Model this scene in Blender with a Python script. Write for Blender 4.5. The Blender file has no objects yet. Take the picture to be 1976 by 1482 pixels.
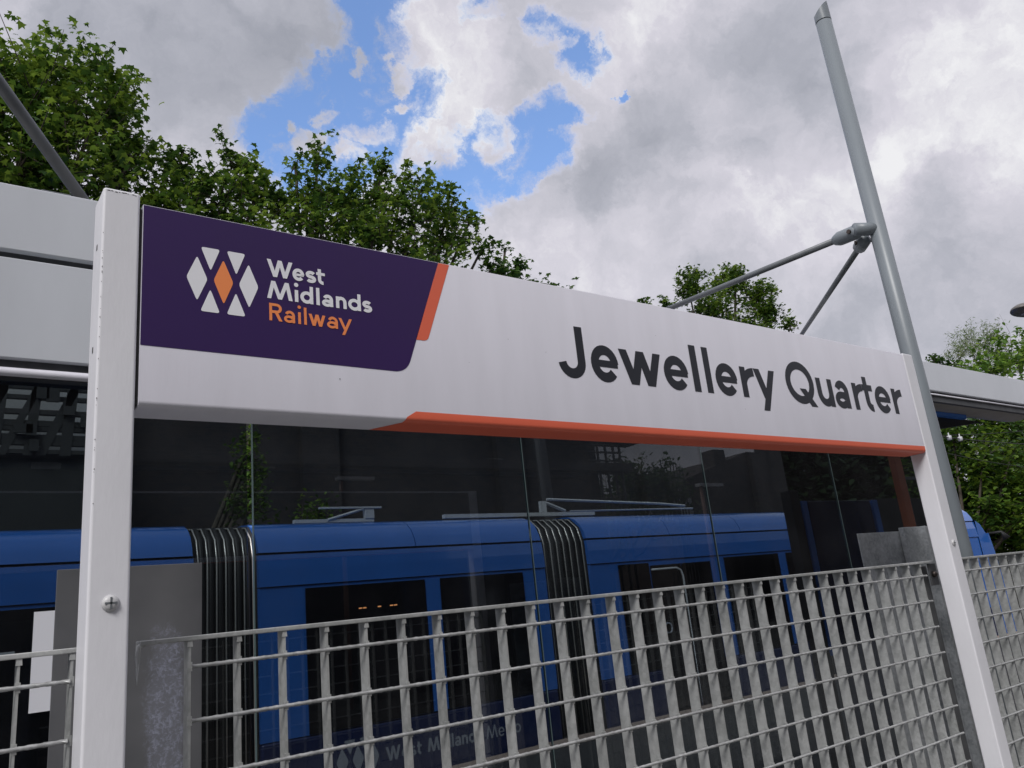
import bpy, math, random
import numpy as np
from mathutils import Vector, Matrix
random.seed(7); RS = np.random.RandomState(7)
S = bpy.context.scene
# ------------------------------------------------------------------ camera
H = 1.61                                   # height of the fence top above the platform
CAMP = np.array([-0.5791, -1.7925, H - 0.0098])
RT = np.array([0.80406875, -0.58591838, -0.10086175])
UP = np.array([-0.08003884, -0.27478127, 0.95816963])
FW = np.array([0.58912412, 0.7623614, 0.26783926])
FPX = 1539.1
cam = bpy.data.cameras.new('camera'); co = bpy.data.objects.new('camera', cam)
S.collection.objects.link(co); S.camera = co
co.matrix_world = Matrix(((RT[0], UP[0], -FW[0], CAMP[0]), (RT[1], UP[1], -FW[1], CAMP[1]), (RT[2], UP[2], -FW[2], CAMP[2]), (0, 0, 0, 1)))
cam.sensor_width = 36; cam.lens = 36 * FPX / 1976; cam.clip_start = 0.05; cam.clip_end = 3000

def raydir(u, v): return FW + RT * (u - 988) / FPX - UP * (v - 741) / FPX
def at(u, v, Y):
    """the place in the world, Y metres beyond the fence, of a point measured in the photograph"""
    d = raydir(u, v); return CAMP + d * (Y - CAMP[1]) / d[1]

# ------------------------------------------------------------------ world
SUN_EL, SUN_AZ = math.radians(46), math.radians(-128)      # azimuth from +y towards +x
W = bpy.data.worlds.new('World'); S.world = W; W.use_nodes = True
nt = W.node_tree; nt.nodes.clear()
def N(t, **k):
    n = nt.nodes.new(t)
    for a, b in k.items():
        if a in ('op', 'operation'): n.operation = b
        else: setattr(n, a, b)
    return n
def L(a, b): nt.links.new(a, b)
def math_(op, a, b=None, c=None, clamp=False):
    n = N('ShaderNodeMath', operation=op); n.use_clamp = clamp
    for i, x in enumerate((a, b, c)):
        if x is None: continue
        if isinstance(x, (int, float)): n.inputs[i].default_value = x
        else: L(x, n.inputs[i])
    return n.outputs[0]
def smooth(x, lo, hi, a=0.0, b=1.0):
    n = N('ShaderNodeMapRange', interpolation_type='SMOOTHSTEP')
    L(x, n.inputs[0])
    for i, q in enumerate((lo, hi, a, b)): n.inputs[i + 1].default_value = q
    return n.outputs[0]
tc = N('ShaderNodeTexCoord')
def noise(scale, detail, rough, vec, dist=0.0, off=0.0):
    n = N('ShaderNodeTexNoise'); n.inputs['Scale'].default_value = scale; n.inputs['Detail'].default_value = detail
    n.inputs['Roughness'].default_value = rough; n.inputs['Distortion'].default_value = dist
    if off:
        m = N('ShaderNodeVectorMath', operation='ADD'); L(vec, m.inputs[0]); m.inputs[1].default_value = (off, off * .7, -off); vec = m.outputs[0]
    L(vec, n.inputs['Vector']); return n
warp = noise(6.0, 8, .66, tc.outputs['Generated'])
s1 = N('ShaderNodeVectorMath', operation='SUBTRACT'); L(warp.outputs['Color'], s1.inputs[0]); s1.inputs[1].default_value = (.5, .5, .5)
s2 = N('ShaderNodeVectorMath', operation='SCALE'); L(s1.outputs[0], s2.inputs[0]); s2.inputs['Scale'].default_value = .17
s3 = N('ShaderNodeVectorMath', operation='ADD'); L(s2.outputs[0], s3.inputs[0]); L(tc.outputs['Generated'], s3.inputs[1])
s4 = N('ShaderNodeVectorMath', operation='NORMALIZE'); L(s3.outputs[0], s4.inputs[0])
DW = s4.outputs[0]
def blob(u, v, r, soft=.45):
    d = Vector(raydir(u, v)).normalized()
    n = N('ShaderNodeVectorMath', operation='DISTANCE'); L(DW, n.inputs[0]); n.inputs[1].default_value = d
    rr = r / FPX
    return smooth(n.outputs['Value'], rr * (1 - soft), rr * (1 + soft), 1, 0)
def union(bl):
    o = None
    for b in bl:
        x = blob(*b); o = x if o is None else math_('MAXIMUM', o, x)
    return o
holes = union([(735, 60, 75), (735, 15, 85), (735, 120, 65), (600, 210, 85), (690, 190, 90), (560, 255, 75), (760, 170, 90), (690, 270, 80), (900, 330, 85), (850, 345, 70), (930, 265, 55),
               (1015, 285, 68), (1080, 200, 38), (1040, 230, 40), (1070, 50, 42), (1110, 85, 38), (950, 8, 40), (1190, 165, 14), (640, 330, 80), (545, 245, 60), (830, 150, 30)])
puffs = union([(880, 80, 85), (930, 70, 80), (880, 170, 70), (840, 270, 55), (1000, 130, 90), (950, 255, 38), (720, 260, 34), (620, 262, 30), (760, 135, 18), (1105, 180, 30), (640, 205, 20), (575, 228, 16), (700, 305, 22), (768, 190, 16), (672, 105, 16), (1090, 70, 18)])
fine = noise(13, 9, .66, tc.outputs['Generated'], .3)
mid = noise(6.5, 9, .6, DW, .2, 3.1)
big = noise(2.1, 6, .55, tc.outputs['Generated'], .3, 1.7)
h1 = math_('SUBTRACT', holes, math_('MULTIPLY', puffs, .85))
wisp = noise(38, 7, .7, DW, .4, 5.3)
near = smooth(holes, .02, .35)
h2 = math_('ADD', math_('MULTIPLY', h1, .85), math_('MULTIPLY', math_('MULTIPLY', math_('SUBTRACT', fine.outputs[0], .46), 2.6), near))
h2 = math_('ADD', h2, math_('MULTIPLY', math_('MULTIPLY', math_('SUBTRACT', wisp.outputs[0], .5), 1.6), near))
blue = smooth(h2, -.02, 1.0, 0, .97)
# shading of the cloud itself: bright tops, grey undersides
dark = union([(430, 60, 260, .6), (300, 180, 140, .7), (560, 90, 110, .5), (1370, 190, 150, .5), (1290, 290, 120, .6), (1460, 110, 130, .6), (1170, 350, 70, .6), (1900, 560, 170, .6), (1760, 640, 170, .7), (1680, 150, 90, .6), (1850, 400, 80, .7)])
lite = union([(960, 400, 110, .5), (1050, 440, 130, .7), (1190, 470, 150, .8), (880, 60, 100, .6), (870, 230, 80, .6), (1500, 400, 170, .8), (1830, 130, 150, .8), (1200, 20, 120, .7), (390, 300, 90, .7)])
sh = math_('ADD', math_('ADD', math_('MULTIPLY', mid.outputs[0], 1.0), -.19), math_('MULTIPLY', big.outputs[0], .65))
sh = math_('ADD', sh, math_('ADD', math_('MULTIPLY', fine.outputs[0], .12), .05))
sh = math_('ADD', sh, math_('MULTIPLY', dark, -.17))
sh = math_('ADD', sh, math_('MULTIPLY', lite, .17))
sh = math_('ADD', sh, math_('MULTIPLY', smooth(h2, -.1, .4), .13))
sh = math_('SUBTRACT', sh, math_('ADD', math_('MULTIPLY', dark, .0), math_('MULTIPLY', union([(420, 40, 230, .7), (280, 150, 160, .7), (560, 120, 90, .5)]), .14)))
cr = N('ShaderNodeValToRGB'); L(sh, cr.inputs[0])
e = cr.color_ramp.elements
e[0].position = .36; e[0].color = (.205, .215, .250, 1)
e[1].position = 1.16; e[1].color = (.555, .555, .57, 1)
cr.color_ramp.interpolation = 'LINEAR'
a = e.new(.62); a.color = (.30, .305, .345, 1)
a = e.new(.86); a.color = (.43, .42, .465, 1)
e[-1].position = 1.0
sky = N('ShaderNodeTexSky', sky_type='NISHITA'); sky.sun_disc = False
sky.sun_elevation = SUN_EL; sky.sun_rotation = SUN_AZ; sky.air_density = 1.3; sky.dust_density = .6; sky.ozone_density = 2.5
tint = N('ShaderNodeMixRGB', blend_type='MULTIPLY'); tint.inputs[0].default_value = 1; L(sky.outputs[0], tint.inputs[1]); tint.inputs[2].default_value = (.87, .95, 1.13, 1)
b1 = N('ShaderNodeBackground'); L(tint.outputs[0], b1.inputs[0]); b1.inputs[1].default_value = .128
b2 = N('ShaderNodeBackground'); L(cr.outputs[0], b2.inputs[0]); b2.inputs[1].default_value = 1.0
mx = N('ShaderNodeMixShader'); L(blue, mx.inputs[0]); L(b2.outputs[0], mx.inputs[1]); L(b1.outputs[0], mx.inputs[2])
ow = N('ShaderNodeOutputWorld'); L(mx.outputs[0], ow.inputs[0])
# ------------------------------------------------------------------ sun behind cloud
sl = bpy.data.lights.new('sun', 'SUN'); sl.energy = 1.5; sl.angle = math.radians(22); sl.color = (1, .975, .95)
so = bpy.data.objects.new('sun', sl); S.collection.objects.link(so)
sd = Vector((math.sin(SUN_AZ) * math.cos(SUN_EL), math.cos(SUN_AZ) * math.cos(SUN_EL), math.sin(SUN_EL)))
so.rotation_euler = sd.to_track_quat('Z', 'Y').to_euler()
S.view_settings.view_transform = 'Standard'; S.view_settings.look = 'None'; S.view_settings.gamma = 1
S.view_settings.use_curve_mapping = False; S.view_settings.exposure = 0.64
S.render.engine = 'CYCLES'
S.cycles.max_bounces = 8; S.cycles.transparent_max_bounces = 24; S.cycles.glossy_bounces = 4

# ------------------------------------------------------------------ materials
MATS = {}
def mat(name, col, rough=.5, metal=0, var=.0, vscale=6.0, bump=0.0, bscale=60.0, spec=.5, col2=None, thr=None, coat=0, vdetail=6, stretch=None):
    """painted or bare surface: base colour, a second colour by noise, fine relief"""
    if name in MATS: return MATS[name]
    m = bpy.data.materials.new(name); m.use_nodes = True; t = m.node_tree; b = t.nodes['Principled BSDF']
    b.inputs['Base Color'].default_value = (*col, 1); b.inputs['Roughness'].default_value = rough; b.inputs['Metallic'].default_value = metal
    b.inputs['Specular IOR Level'].default_value = spec; b.inputs['Coat Weight'].default_value = coat
    tcn = t.nodes.new('ShaderNodeTexCoord'); vec = tcn.outputs['Object']
    if stretch:
        mp = t.nodes.new('ShaderNodeMapping'); mp.inputs['Scale'].default_value = stretch; t.links.new(vec, mp.inputs[0]); vec = mp.outputs[0]
    if var or col2:
        n = t.nodes.new('ShaderNodeTexNoise'); n.inputs['Scale'].default_value = vscale; n.inputs['Detail'].default_value = vdetail; n.inputs['Roughness'].default_value = .6
        t.links.new(vec, n.inputs['Vector'])
        r = t.nodes.new('ShaderNodeValToRGB'); t.links.new(n.outputs[0], r.inputs[0])
        lo, hi = thr or (.3, .7)
        r.color_ramp.elements[0].position = lo; r.color_ramp.elements[1].position = hi
        c2 = col2 or tuple(c * (1 - var) for c in col)
        r.color_ramp.elements[0].color = (*c2, 1); r.color_ramp.elements[1].color = (*col, 1)
        t.links.new(r.outputs[0], b.inputs['Base Color'])
        rr = t.nodes.new('ShaderNodeMapRange'); t.links.new(n.outputs[0], rr.inputs[0])
        rr.inputs[3].default_value = min(1, rough * 1.25); rr.inputs[4].default_value = rough * .8; t.links.new(rr.outputs[0], b.inputs['Roughness'])
    if bump:
        n2 = t.nodes.new('ShaderNodeTexNoise'); n2.inputs['Scale'].default_value = bscale; n2.inputs['Detail'].default_value = 4
        t.links.new(vec, n2.inputs['Vector'])
        bp = t.nodes.new('ShaderNodeBump'); bp.inputs['Strength'].default_value = bump; bp.inputs['Distance'].default_value = .01
        t.links.new(n2.outputs[0], bp.inputs['Height']); t.links.new(bp.outputs[0], b.inputs['Normal'])
    MATS[name] = m; return m
def emit(name, col, s):
    m = bpy.data.materials.new(name); m.use_nodes = True; b = m.node_tree.nodes['Principled BSDF']
    b.inputs['Emission Color'].default_value = (*col, 1); b.inputs['Emission Strength'].default_value = s; b.inputs['Base Color'].default_value = (*col, 1); return m
def galv(name, lo, hi, sc=14, rough=.45):
    m = bpy.data.materials.new(name); m.use_nodes = True; t = m.node_tree; b = t.nodes['Principled BSDF']
    b.inputs['Metallic'].default_value = .35
    tcn = t.nodes.new('ShaderNodeTexCoord')
    v = t.nodes.new('ShaderNodeTexVoronoi'); v.inputs['Scale'].default_value = 90; t.links.new(tcn.outputs['Object'], v.inputs['Vector'])
    n = t.nodes.new('ShaderNodeTexNoise'); n.inputs['Scale'].default_value = sc; n.inputs['Detail'].default_value = 7; n.inputs['Roughness'].default_value = .65
    oi = t.nodes.new('ShaderNodeObjectInfo'); ad = t.nodes.new('ShaderNodeVectorMath'); ad.operation = 'ADD'
    mu = t.nodes.new('ShaderNodeMath'); mu.operation = 'MULTIPLY'; mu.inputs[1].default_value = 40; t.links.new(oi.outputs['Random'], mu.inputs[0])
    t.links.new(tcn.outputs['Object'], ad.inputs[0]); t.links.new(mu.outputs[0], ad.inputs[1]); t.links.new(ad.outputs[0], n.inputs['Vector'])
    sp = t.nodes.new('ShaderNodeSeparateColor'); t.links.new(v.outputs['Color'], sp.inputs[0])
    m1 = t.nodes.new('ShaderNodeMath'); m1.operation = 'MULTIPLY_ADD'; t.links.new(sp.outputs[0], m1.inputs[0]); m1.inputs[1].default_value = .16; t.links.new(n.outputs[0], m1.inputs[2])
    m2 = t.nodes.new('ShaderNodeMath'); m2.operation = 'MULTIPLY_ADD'; t.links.new(oi.outputs['Random'], m2.inputs[0]); m2.inputs[1].default_value = .12; t.links.new(m1.outputs[0], m2.inputs[2])
    r = t.nodes.new('ShaderNodeValToRGB'); t.links.new(m2.outputs[0], r.inputs[0])
    r.color_ramp.elements[0].position = .42; r.color_ramp.elements[0].color = (*lo, 1); r.color_ramp.elements[1].position = .82; r.color_ramp.elements[1].color = (*hi, 1)
    t.links.new(r.outputs[0], b.inputs['Base Color']); b.inputs['Roughness'].default_value = rough
    bp = t.nodes.new('ShaderNodeBump'); bp.inputs['Strength'].default_value = .12; bp.inputs['Distance'].default_value = .003
    t.links.new(n.outputs[0], bp.inputs['Height']); t.links.new(bp.outputs[0], b.inputs['Normal'])
    return m
def glassmat(name, tint, ior=1.52, rough=0.0):
    m = bpy.data.materials.new(name); m.use_nodes = True; t = m.node_tree; t.nodes.clear()
    o = t.nodes.new('ShaderNodeOutputMaterial'); x = t.nodes.new('ShaderNodeMixShader'); f = t.nodes.new('ShaderNodeFresnel'); f.inputs[0].default_value = ior
    gm = t.nodes.new('ShaderNodeNewGeometry'); io = t.nodes.new('ShaderNodeMapRange'); t.links.new(gm.outputs['Backfacing'], io.inputs[0])
    io.inputs[3].default_value = ior; io.inputs[4].default_value = 1 / ior; t.links.new(io.outputs[0], f.inputs[0])   # thin pane: same reflectance on both faces
    tr = t.nodes.new('ShaderNodeBsdfTransparent'); tr.inputs[0].default_value = (*tint, 1)
    g = t.nodes.new('ShaderNodeBsdfGlossy'); g.inputs['Roughness'].default_value = rough; g.inputs['Color'].default_value = (.95, .97, 1, 1)
    # faint film of dust on the pane
    dn = t.nodes.new('ShaderNodeTexNoise'); dn.inputs['Scale'].default_value = 3; dn.inputs['Detail'].default_value = 8
    tcn = t.nodes.new('ShaderNodeTexCoord'); t.links.new(tcn.outputs['Object'], dn.inputs['Vector'])
    mr = t.nodes.new('ShaderNodeMapRange'); t.links.new(dn.outputs[0], mr.inputs[0]); mr.inputs[1].default_value = .45; mr.inputs[2].default_value = .8; mr.inputs[3].default_value = .002; mr.inputs[4].default_value = .02
    df = t.nodes.new('ShaderNodeBsdfDiffuse'); df.inputs[0].default_value = (.4, .4, .42, 1)
    x2 = t.nodes.new('ShaderNodeMixShader')
    t.links.new(f.outputs[0], x.inputs[0]); t.links.new(tr.outputs[0], x.inputs[1]); t.links.new(g.outputs[0], x.inputs[2])
    t.links.new(mr.outputs[0], x2.inputs[0]); t.links.new(x.outputs[0], x2.inputs[1]); t.links.new(df.outputs[0], x2.inputs[2])
    t.links.new(x2.outputs[0], o.inputs[0]); return m
def leafmat(name, c1, c2, c3, trans=.35):
    m = bpy.data.materials.new(name); m.use_nodes = True; t = m.node_tree; t.nodes.clear()
    o = t.nodes.new('ShaderNodeOutputMaterial'); g = t.nodes.new('ShaderNodeNewGeometry')
    tcn = t.nodes.new('ShaderNodeTexCoord'); n = t.nodes.new('ShaderNodeTexNoise'); n.inputs['Scale'].default_value = .8; n.inputs['Detail'].default_value = 3
    t.links.new(tcn.outputs['Object'], n.inputs['Vector'])
    ma = t.nodes.new('ShaderNodeMath'); ma.operation = 'MULTIPLY_ADD'; t.links.new(g.outputs['Random Per Island'], ma.inputs[0]); ma.inputs[1].default_value = .55; t.links.new(n.outputs[0], ma.inputs[2])
    r = t.nodes.new('ShaderNodeValToRGB'); t.links.new(ma.outputs[0], r.inputs[0]); E_ = r.color_ramp.elements
    E_[0].position = .38; E_[0].color = (*c1, 1); E_[1].position = 1.0; E_[1].color = (*c3, 1); q = E_.new(.7); q.color = (*c2, 1)
    pb = t.nodes.new('ShaderNodeBsdfPrincipled'); pb.inputs['Roughness'].default_value = .45; pb.inputs['Specular IOR Level'].default_value = .35
    tl = t.nodes.new('ShaderNodeBsdfTranslucent'); x = t.nodes.new('ShaderNodeMixShader'); x.inputs[0].default_value = trans
    hs = t.nodes.new('ShaderNodeHueSaturation'); hs.inputs['Value'].default_value = 1.7; hs.inputs['Hue'].default_value = .485; t.links.new(r.outputs[0], hs.inputs['Color'])
    t.links.new(r.outputs[0], pb.inputs['Base Color']); t.links.new(hs.outputs[0], tl.inputs[0])
    t.links.new(pb.outputs[0], x.inputs[1]); t.links.new(tl.outputs[0], x.inputs[2]); t.links.new(x.outputs[0], o.inputs[0]); return m

M_SIGN = mat('sign_white_enamel', (.83, .82, .90), .5, var=.075, vscale=2.2, bump=.03, bscale=25, stretch=(5, 1, .8))
M_POST = mat('post_off_white_paint', (.84, .84, .88), .42, var=.09, vscale=9, bump=.05, bscale=120, stretch=(1, 1, .3))
M_CHIP = mat('bare_chipped_metal', (.05, .05, .055), .6)
M_PURP = mat('purple_vinyl', (.042, .018, .105), .38, var=.12, vscale=4)
M_RED = mat('coral_orange_vinyl', (.86, .165, .09), .42, var=.06, vscale=5)
M_ORNG = mat('amber_orange_vinyl', (.97, .30, .10), .45)
M_LET = mat('pale_grey_vinyl', (.88, .88, .92), .45)
M_BLK = mat('charcoal_vinyl', (.020, .022, .030), .42)
M_FASC = mat('fascia_grey_white_metal', (.72, .75, .80), .33, var=.14, vscale=1.7, bump=.02, bscale=12, stretch=(1, 1, .35))
M_DGREY = mat('dark_grey_aluminium', (.10, .105, .11), .5, .3, var=.3, vscale=9)
M_SOFF = mat('soffit_beige_metal', (.50, .47, .43), .5, var=.2, vscale=4)
M_POLE = mat('pole_grey_paint', (.235, .265, .29), .38, var=.12, vscale=5, bump=.03, bscale=40, stretch=(1, 1, .3))
M_STRUT = mat('strut_grey_paint', (.18, .195, .21), .42, var=.25, vscale=10)
M_BOLT = mat('bolt_steel', (.12, .10, .09), .4, .8, var=.3, vscale=40)
M_SCREW = mat('painted_screw', (.62, .62, .63), .35, var=.1, vscale=60)
M_GALV = galv('galvanised_grating', (.35, .36, .35), (.57, .58, .57), 11)
M_ROD = galv('galvanised_rod', (.34, .345, .345), (.60, .61, .61), 30)
M_PLATE = galv('galvanised_plate', (.20, .215, .225), (.46, .48, .50), 7, .4)
M_ANGLE = mat('weathered_angle_iron', (.15, .155, .16), .5, .5, var=.45, vscale=12, bump=.1, bscale=50)
M_MATTBLK = mat('matt_black', (.01, .01, .011), .6)
M_GLASS = glassmat('smoked_glass', (.50, .545, .565))
M_GEDGE = mat('glass_edge', (.10, .14, .14), .2)
M_TBLUE = mat('tram_blue_paint', (.035, .155, .54), .16, var=.12, vscale=1.2, coat=.5)
M_TDARK = mat('tram_black_glass', (.005, .005, .007), .08, spec=.4)
M_TSEAM = mat('tram_black_seam', (.006, .006, .008), .6)
M_TSKIRT = mat('tram_navy_paint', (.006, .016, .075), .25)
M_TWHITE = mat('tram_white_trim', (.52, .53, .55), .4)
M_TGREY = mat('tram_grey_print', (.26, .28, .33), .5)
M_BELL = mat('bellows_rubber', (.012, .012, .013), .55)
M_BRIB = mat('bellows_rib_metal', (.60, .58, .54), .3, .6)
M_ASPH = mat('asphalt', (.03, .03, .031), .85, var=.4, vscale=40, bump=.4, bscale=200)
M_GRND = mat('ballast_ground', (.09, .085, .078), .9, col2=(.05, .048, .045), vscale=30, bump=.6, bscale=80)
M_COPE = mat('coping_pinkish_stone', (.36, .27, .225), .8, var=.25, vscale=12, bump=.2)
M_BARK = mat('bark', (.085, .07, .052), .9, var=.4, vscale=14, bump=.5, bscale=30)
M_PAPER = mat('paper_notice', (.80, .81, .86), .6)
M_CONC = mat('grey_concrete', (.28, .28, .27), .8, var=.25, vscale=2, bump=.15, bscale=20)
M_STEELR = mat('rust_red_steel', (.80, .20, .08), .5, var=.2, vscale=7)
M_LATT = mat('dark_lattice_steel', (.03, .032, .03), .6)

# ------------------------------------------------------------------ mesh helpers
COL = S.collection
class MB:
    def __init__(s): s.v = []; s.f = []
    def add(s, V, F):
        o = len(s.v); s.v += [tuple(map(float, p)) for p in V]; s.f += [tuple(i + o for i in f) for f in F]; return s
    def box(s, x0, x1, y0, y1, z0, z1):
        return s.add([(x0, y0, z0), (x1, y0, z0), (x1, y1, z0), (x0, y1, z0), (x0, y0, z1), (x1, y0, z1), (x1, y1, z1), (x0, y1, z1)],
                     [(3, 2, 1, 0), (4, 5, 6, 7), (0, 1, 5, 4), (1, 2, 6, 5), (2, 3, 7, 6), (3, 0, 4, 7)])
    def tube(s, pts, rads, n=10, caps=True):
        pts = [Vector(p) for p in pts]
        if isinstance(rads, (int, float)): rads = [rads] * len(pts)
        rings = []; ref = None
        for i, p in enumerate(pts):
            d = (pts[min(i + 1, len(pts) - 1)] - pts[max(i - 1, 0)]).normalized()
            if ref is None: ref = Vector((0, 0, 1)) if abs(d.z) < .9 else Vector((1, 0, 0))
            a = d.cross(ref).normalized(); b = d.cross(a).normalized()
            rings.append([p + (a * math.cos(t) + b * math.sin(t)) * rads[i] for t in [2 * math.pi * k / n for k in range(n)]])
        V = [q for r in rings for q in r]; F = []
        for i in range(len(pts) - 1):
            for k in range(n):
                F.append((i * n + k, i * n + (k + 1) % n, (i + 1) * n + (k + 1) % n, (i + 1) * n + k))
        if caps: F.append(tuple(range(n))[::-1]); F.append(tuple((len(pts) - 1) * n + k for k in range(n)))
        return s.add(V, F)
    def sweep(s, prof, x0, x1, closed=True):
        """profile in (y, z) swept along x"""
        n = len(prof); V = [(x0, y, z) for y, z in prof] + [(x1, y, z) for y, z in prof]
        F = [(k, (k + 1) % n, n + (k + 1) % n, n + k) for k in range(n if closed else n - 1)]
        if closed: F += [tuple(range(n))[::-1], tuple(range(n, 2 * n))]
        return s.add(V, F)
    def mesh(s, name, m, smooth=False):
        me = bpy.data.meshes.new(name); me.from_pydata(s.v, [], s.f); me.materials.append(m); me.update()
        if smooth: me.shade_smooth()
        return me
    def build(s, name, m, parent=None, smooth=False, bevel=0, seg=2, auto=None):
        o = bpy.data.objects.new(name, s.mesh(name, m, smooth)); COL.objects.link(o)
        if parent: o.parent = parent; o.matrix_parent_inverse = Matrix.Identity(4); o.location = (0, 0, 0)
        if bevel:
            b = o.modifiers.new('bevel', 'BEVEL'); b.width = bevel; b.segments = seg; b.limit_method = 'ANGLE'; b.harden_normals = False
            o.data.shade_smooth()
            w = o.modifiers.new('wn', 'WEIGHTED_NORMAL')
        if auto: pass
        return o
def tag(o, label=None, cat=None, group=None, kind=None):
    if label: o['label'] = label
    if cat: o['category'] = cat
    if group: o['group'] = group
    if kind: o['kind'] = kind
    return o
class Thing:
    """an Empty at the base of a thing; its parts are modelled in world units and shifted to the Empty"""
    def __init__(s, name, loc, label, cat, group=None):
        s.e = bpy.data.objects.new(name, None); COL.objects.link(s.e); s.e.location = loc; s.e.empty_display_size = .2; s.loc = Vector(loc)
        tag(s.e, label, cat, group)
    def part(s, name, mb, m, parent=None, label=None, kind=None, **k):
        p = s.loc; mb.v = [(a - p.x, b - p.y, c - p.z) for a, b, c in mb.v]
        o = mb.build(name, m, parent or s.e, **k)
        if label: o['label'] = label
        if kind: o['kind'] = kind
        return o
    def inst(s, name, me, loc, parent=None, rot=None):
        o = bpy.data.objects.new(name, me); COL.objects.link(o); o.parent = parent or s.e; o.location = Vector(loc) - s.loc
        if rot: o.rotation_euler = rot
        return o
def cyl(p, axis, r, h, n=16):
    p = Vector(p); ax = Vector(axis).normalized(); return MB().tube([p, p + ax * h], r, n)

# ------------------------------------------------------------------ ground, platform, track
g = MB(); g.add([(-400, -400, -.5), (400, -400, -.5), (400, 400, -.5), (-400, 400, -.5)], [(0, 1, 2, 3)])
tag(g.build('ground', M_GRND), kind='structure')
g = MB().box(-60, 60, -6, 5.98, -.45, 0.0); tag(g.build('platform', M_ASPH), kind='structure')
M_PAVE = mat('bounce_concrete', (.17, .168, .16), .8, var=.25, vscale=5, bump=.2, bscale=90)
tag(MB().box(-60, 60, -5.99, 1.60, .0, .006).build('bounce_paving', M_PAVE), kind='structure')  # unseen pale sheet added to bounce light up onto soffit and sign lip
cop = bpy.data.objects.new('platform_edge', None); COL.objects.link(cop); cop['kind'] = 'structure'
cm = MB().box(0, .892, 0, .36, 0, .07).mesh('coping_stone', M_COPE)
for i in range(44):
    o = bpy.data.objects.new('coping_stone', cm); COL.objects.link(o); o.parent = cop; o.location = (-8 + i * .9, 5.99, -.058 + RS.uniform(-.003, .003))
for y in (6.95, 8.39):
    pr = [(y - .07, -.5), (y + .07, -.5), (y + .07, -.485), (y + .012, -.46), (y + .012, -.38), (y + .035, -.37), (y + .035, -.345), (y - .035, -.345), (y - .035, -.37), (y - .012, -.38), (y - .012, -.46), (y - .07, -.485)]
    tag(MB().sweep(pr, -60, 60).build('rail', M_BOLT), 'nearer steel tram rail beside the platform edge' if y < 7 else 'farther steel tram rail beneath the blue tram', 'rail')

# ------------------------------------------------------------------ tram
TY = 6.5
tram = Thing('tram', (5, TY + 1.3, -.345), 'long blue articulated tram seen through the smoked glass behind the sign', 'tram')
def z_(r): return r + H
roofp = [(0.0, .44), (.012, .62), (.03, .775), (.06, .88), (.12, .985), (.22, 1.07), (.36, 1.125), (.55, 1.145)]
def tram_module(x0, x1, cab=False):
    side = [(0, -.46), (.0, .42)]
    low = MB().sweep([(TY + .0, z_(-1.95)), (TY, z_(-1.05)), (TY + 2.65, z_(-1.05)), (TY + 2.65, z_(-1.95))], x0, x1)
    tram.part('skirt', low, M_TSKIRT, bevel=.03)
    up = MB().sweep([(TY + .015, z_(-1.045)), (TY + .015, z_(.43)), (TY + 2.63, z_(.43)), (TY + 2.63, z_(-1.045))], x0 + .001, x1 - .001)
    tram.part('side_wall', up, M_TBLUE)
    a = [(TY + y, z_(z)) for y, z in roofp if z < .76] + [(TY + .03, z_(.765))]
    lo = a + [(TY + 2.65 - (y - TY), z) for y, z in a[::-1]]
    tram.part('cantrail', MB().sweep(lo, x0, x1), M_TBLUE, smooth=False)
    b = [(TY + .03, z_(.79))] + [(TY + y, z_(z)) for y, z in roofp if z > .8]
    hi = b + [(TY + 2.65 - (y - TY), z) for y, z in b[::-1]]
    k = int((x1 - x0) / 2.2) + 1; w = (x1 - x0) / k
    for i in range(k):
        m = MB().sweep(hi, x0 + i * w + .006, x0 + (i + 1) * w - .006)
        o = tram.part('roof_fairing', m, M_TBLUE); o.data.shade_smooth(); o.modifiers.new('e', 'EDGE_SPLIT').split_angle = math.radians(40)
    tram.part('roof_seam', MB().sweep([(TY + .05, z_(.76)), (TY + .05, z_(.80)), (TY + 2.6, z_(.80)), (TY + 2.6, z_(.76))], x0 + .01, x1 - .01), M_TSEAM)
def pane(x0, x1, z0=-1.04, z1=.40, m=None, name='window'):
    return tram.part(name, MB().box(x0, x1, TY - .004, TY + .012, z_(z0), z_(z1)), m or M_TDARK, bevel=.002)
def bellows(x0, x1, n=7):
    tram.part('bellows', MB().sweep([(TY + .10, z_(-1.8)), (TY + .10, z_(.75)), (TY + .16, z_(.93)), (TY + .32, z_(1.06)), (TY + .6, z_(1.10)), (TY + 2.3, z_(1.10)), (TY + 2.5, z_(.9)), (TY + 2.5, z_(-1.8))], x0 + .01, x1 - .01), M_BELL)
    for i in range(n):
        x = x0 + (x1 - x0) * (i + .6) / n
        pts = [(x, TY + .07, z_(-1.8)), (x, TY + .07, z_(.4)), (x, TY + .075, z_(.75)), (x, TY + .14, z_(.95)), (x, TY + .30, z_(1.08)), (x, TY + .6, z_(1.12))]
        tram.part('bellows_rib', MB().tube(pts, .0085, 6), M_BRIB, smooth=True)
        tram.part('bellows_fold', MB().tube([(a + .04, b + .02, c - .01) for a, b, c in pts], .028, 6), M_BELL, smooth=True)
tram_module(-9.0, 1.67); tram_module(2.31, 6.06); tram_module(6.84, 11.86); tram_module(12.35, 18.3)
bellows(1.67, 2.31); bellows(6.06, 6.84); bellows(11.86, 12.35, 4)
for x0, x1 in ((-6, -3.2), (-3.1, .9)): pane(x0, x1)
tram.part('grey_trim', MB().box(-8.8, .2, TY - .012, TY - .004, z_(.03), z_(.055)), M_TWHITE)
pane(2.80, 4.25); pane(4.262, 4.45, m=M_TBLUE, name='pillar'); pane(4.462, 5.68)
pane(7.35, 7.95, m=M_TDARK); 
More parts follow.
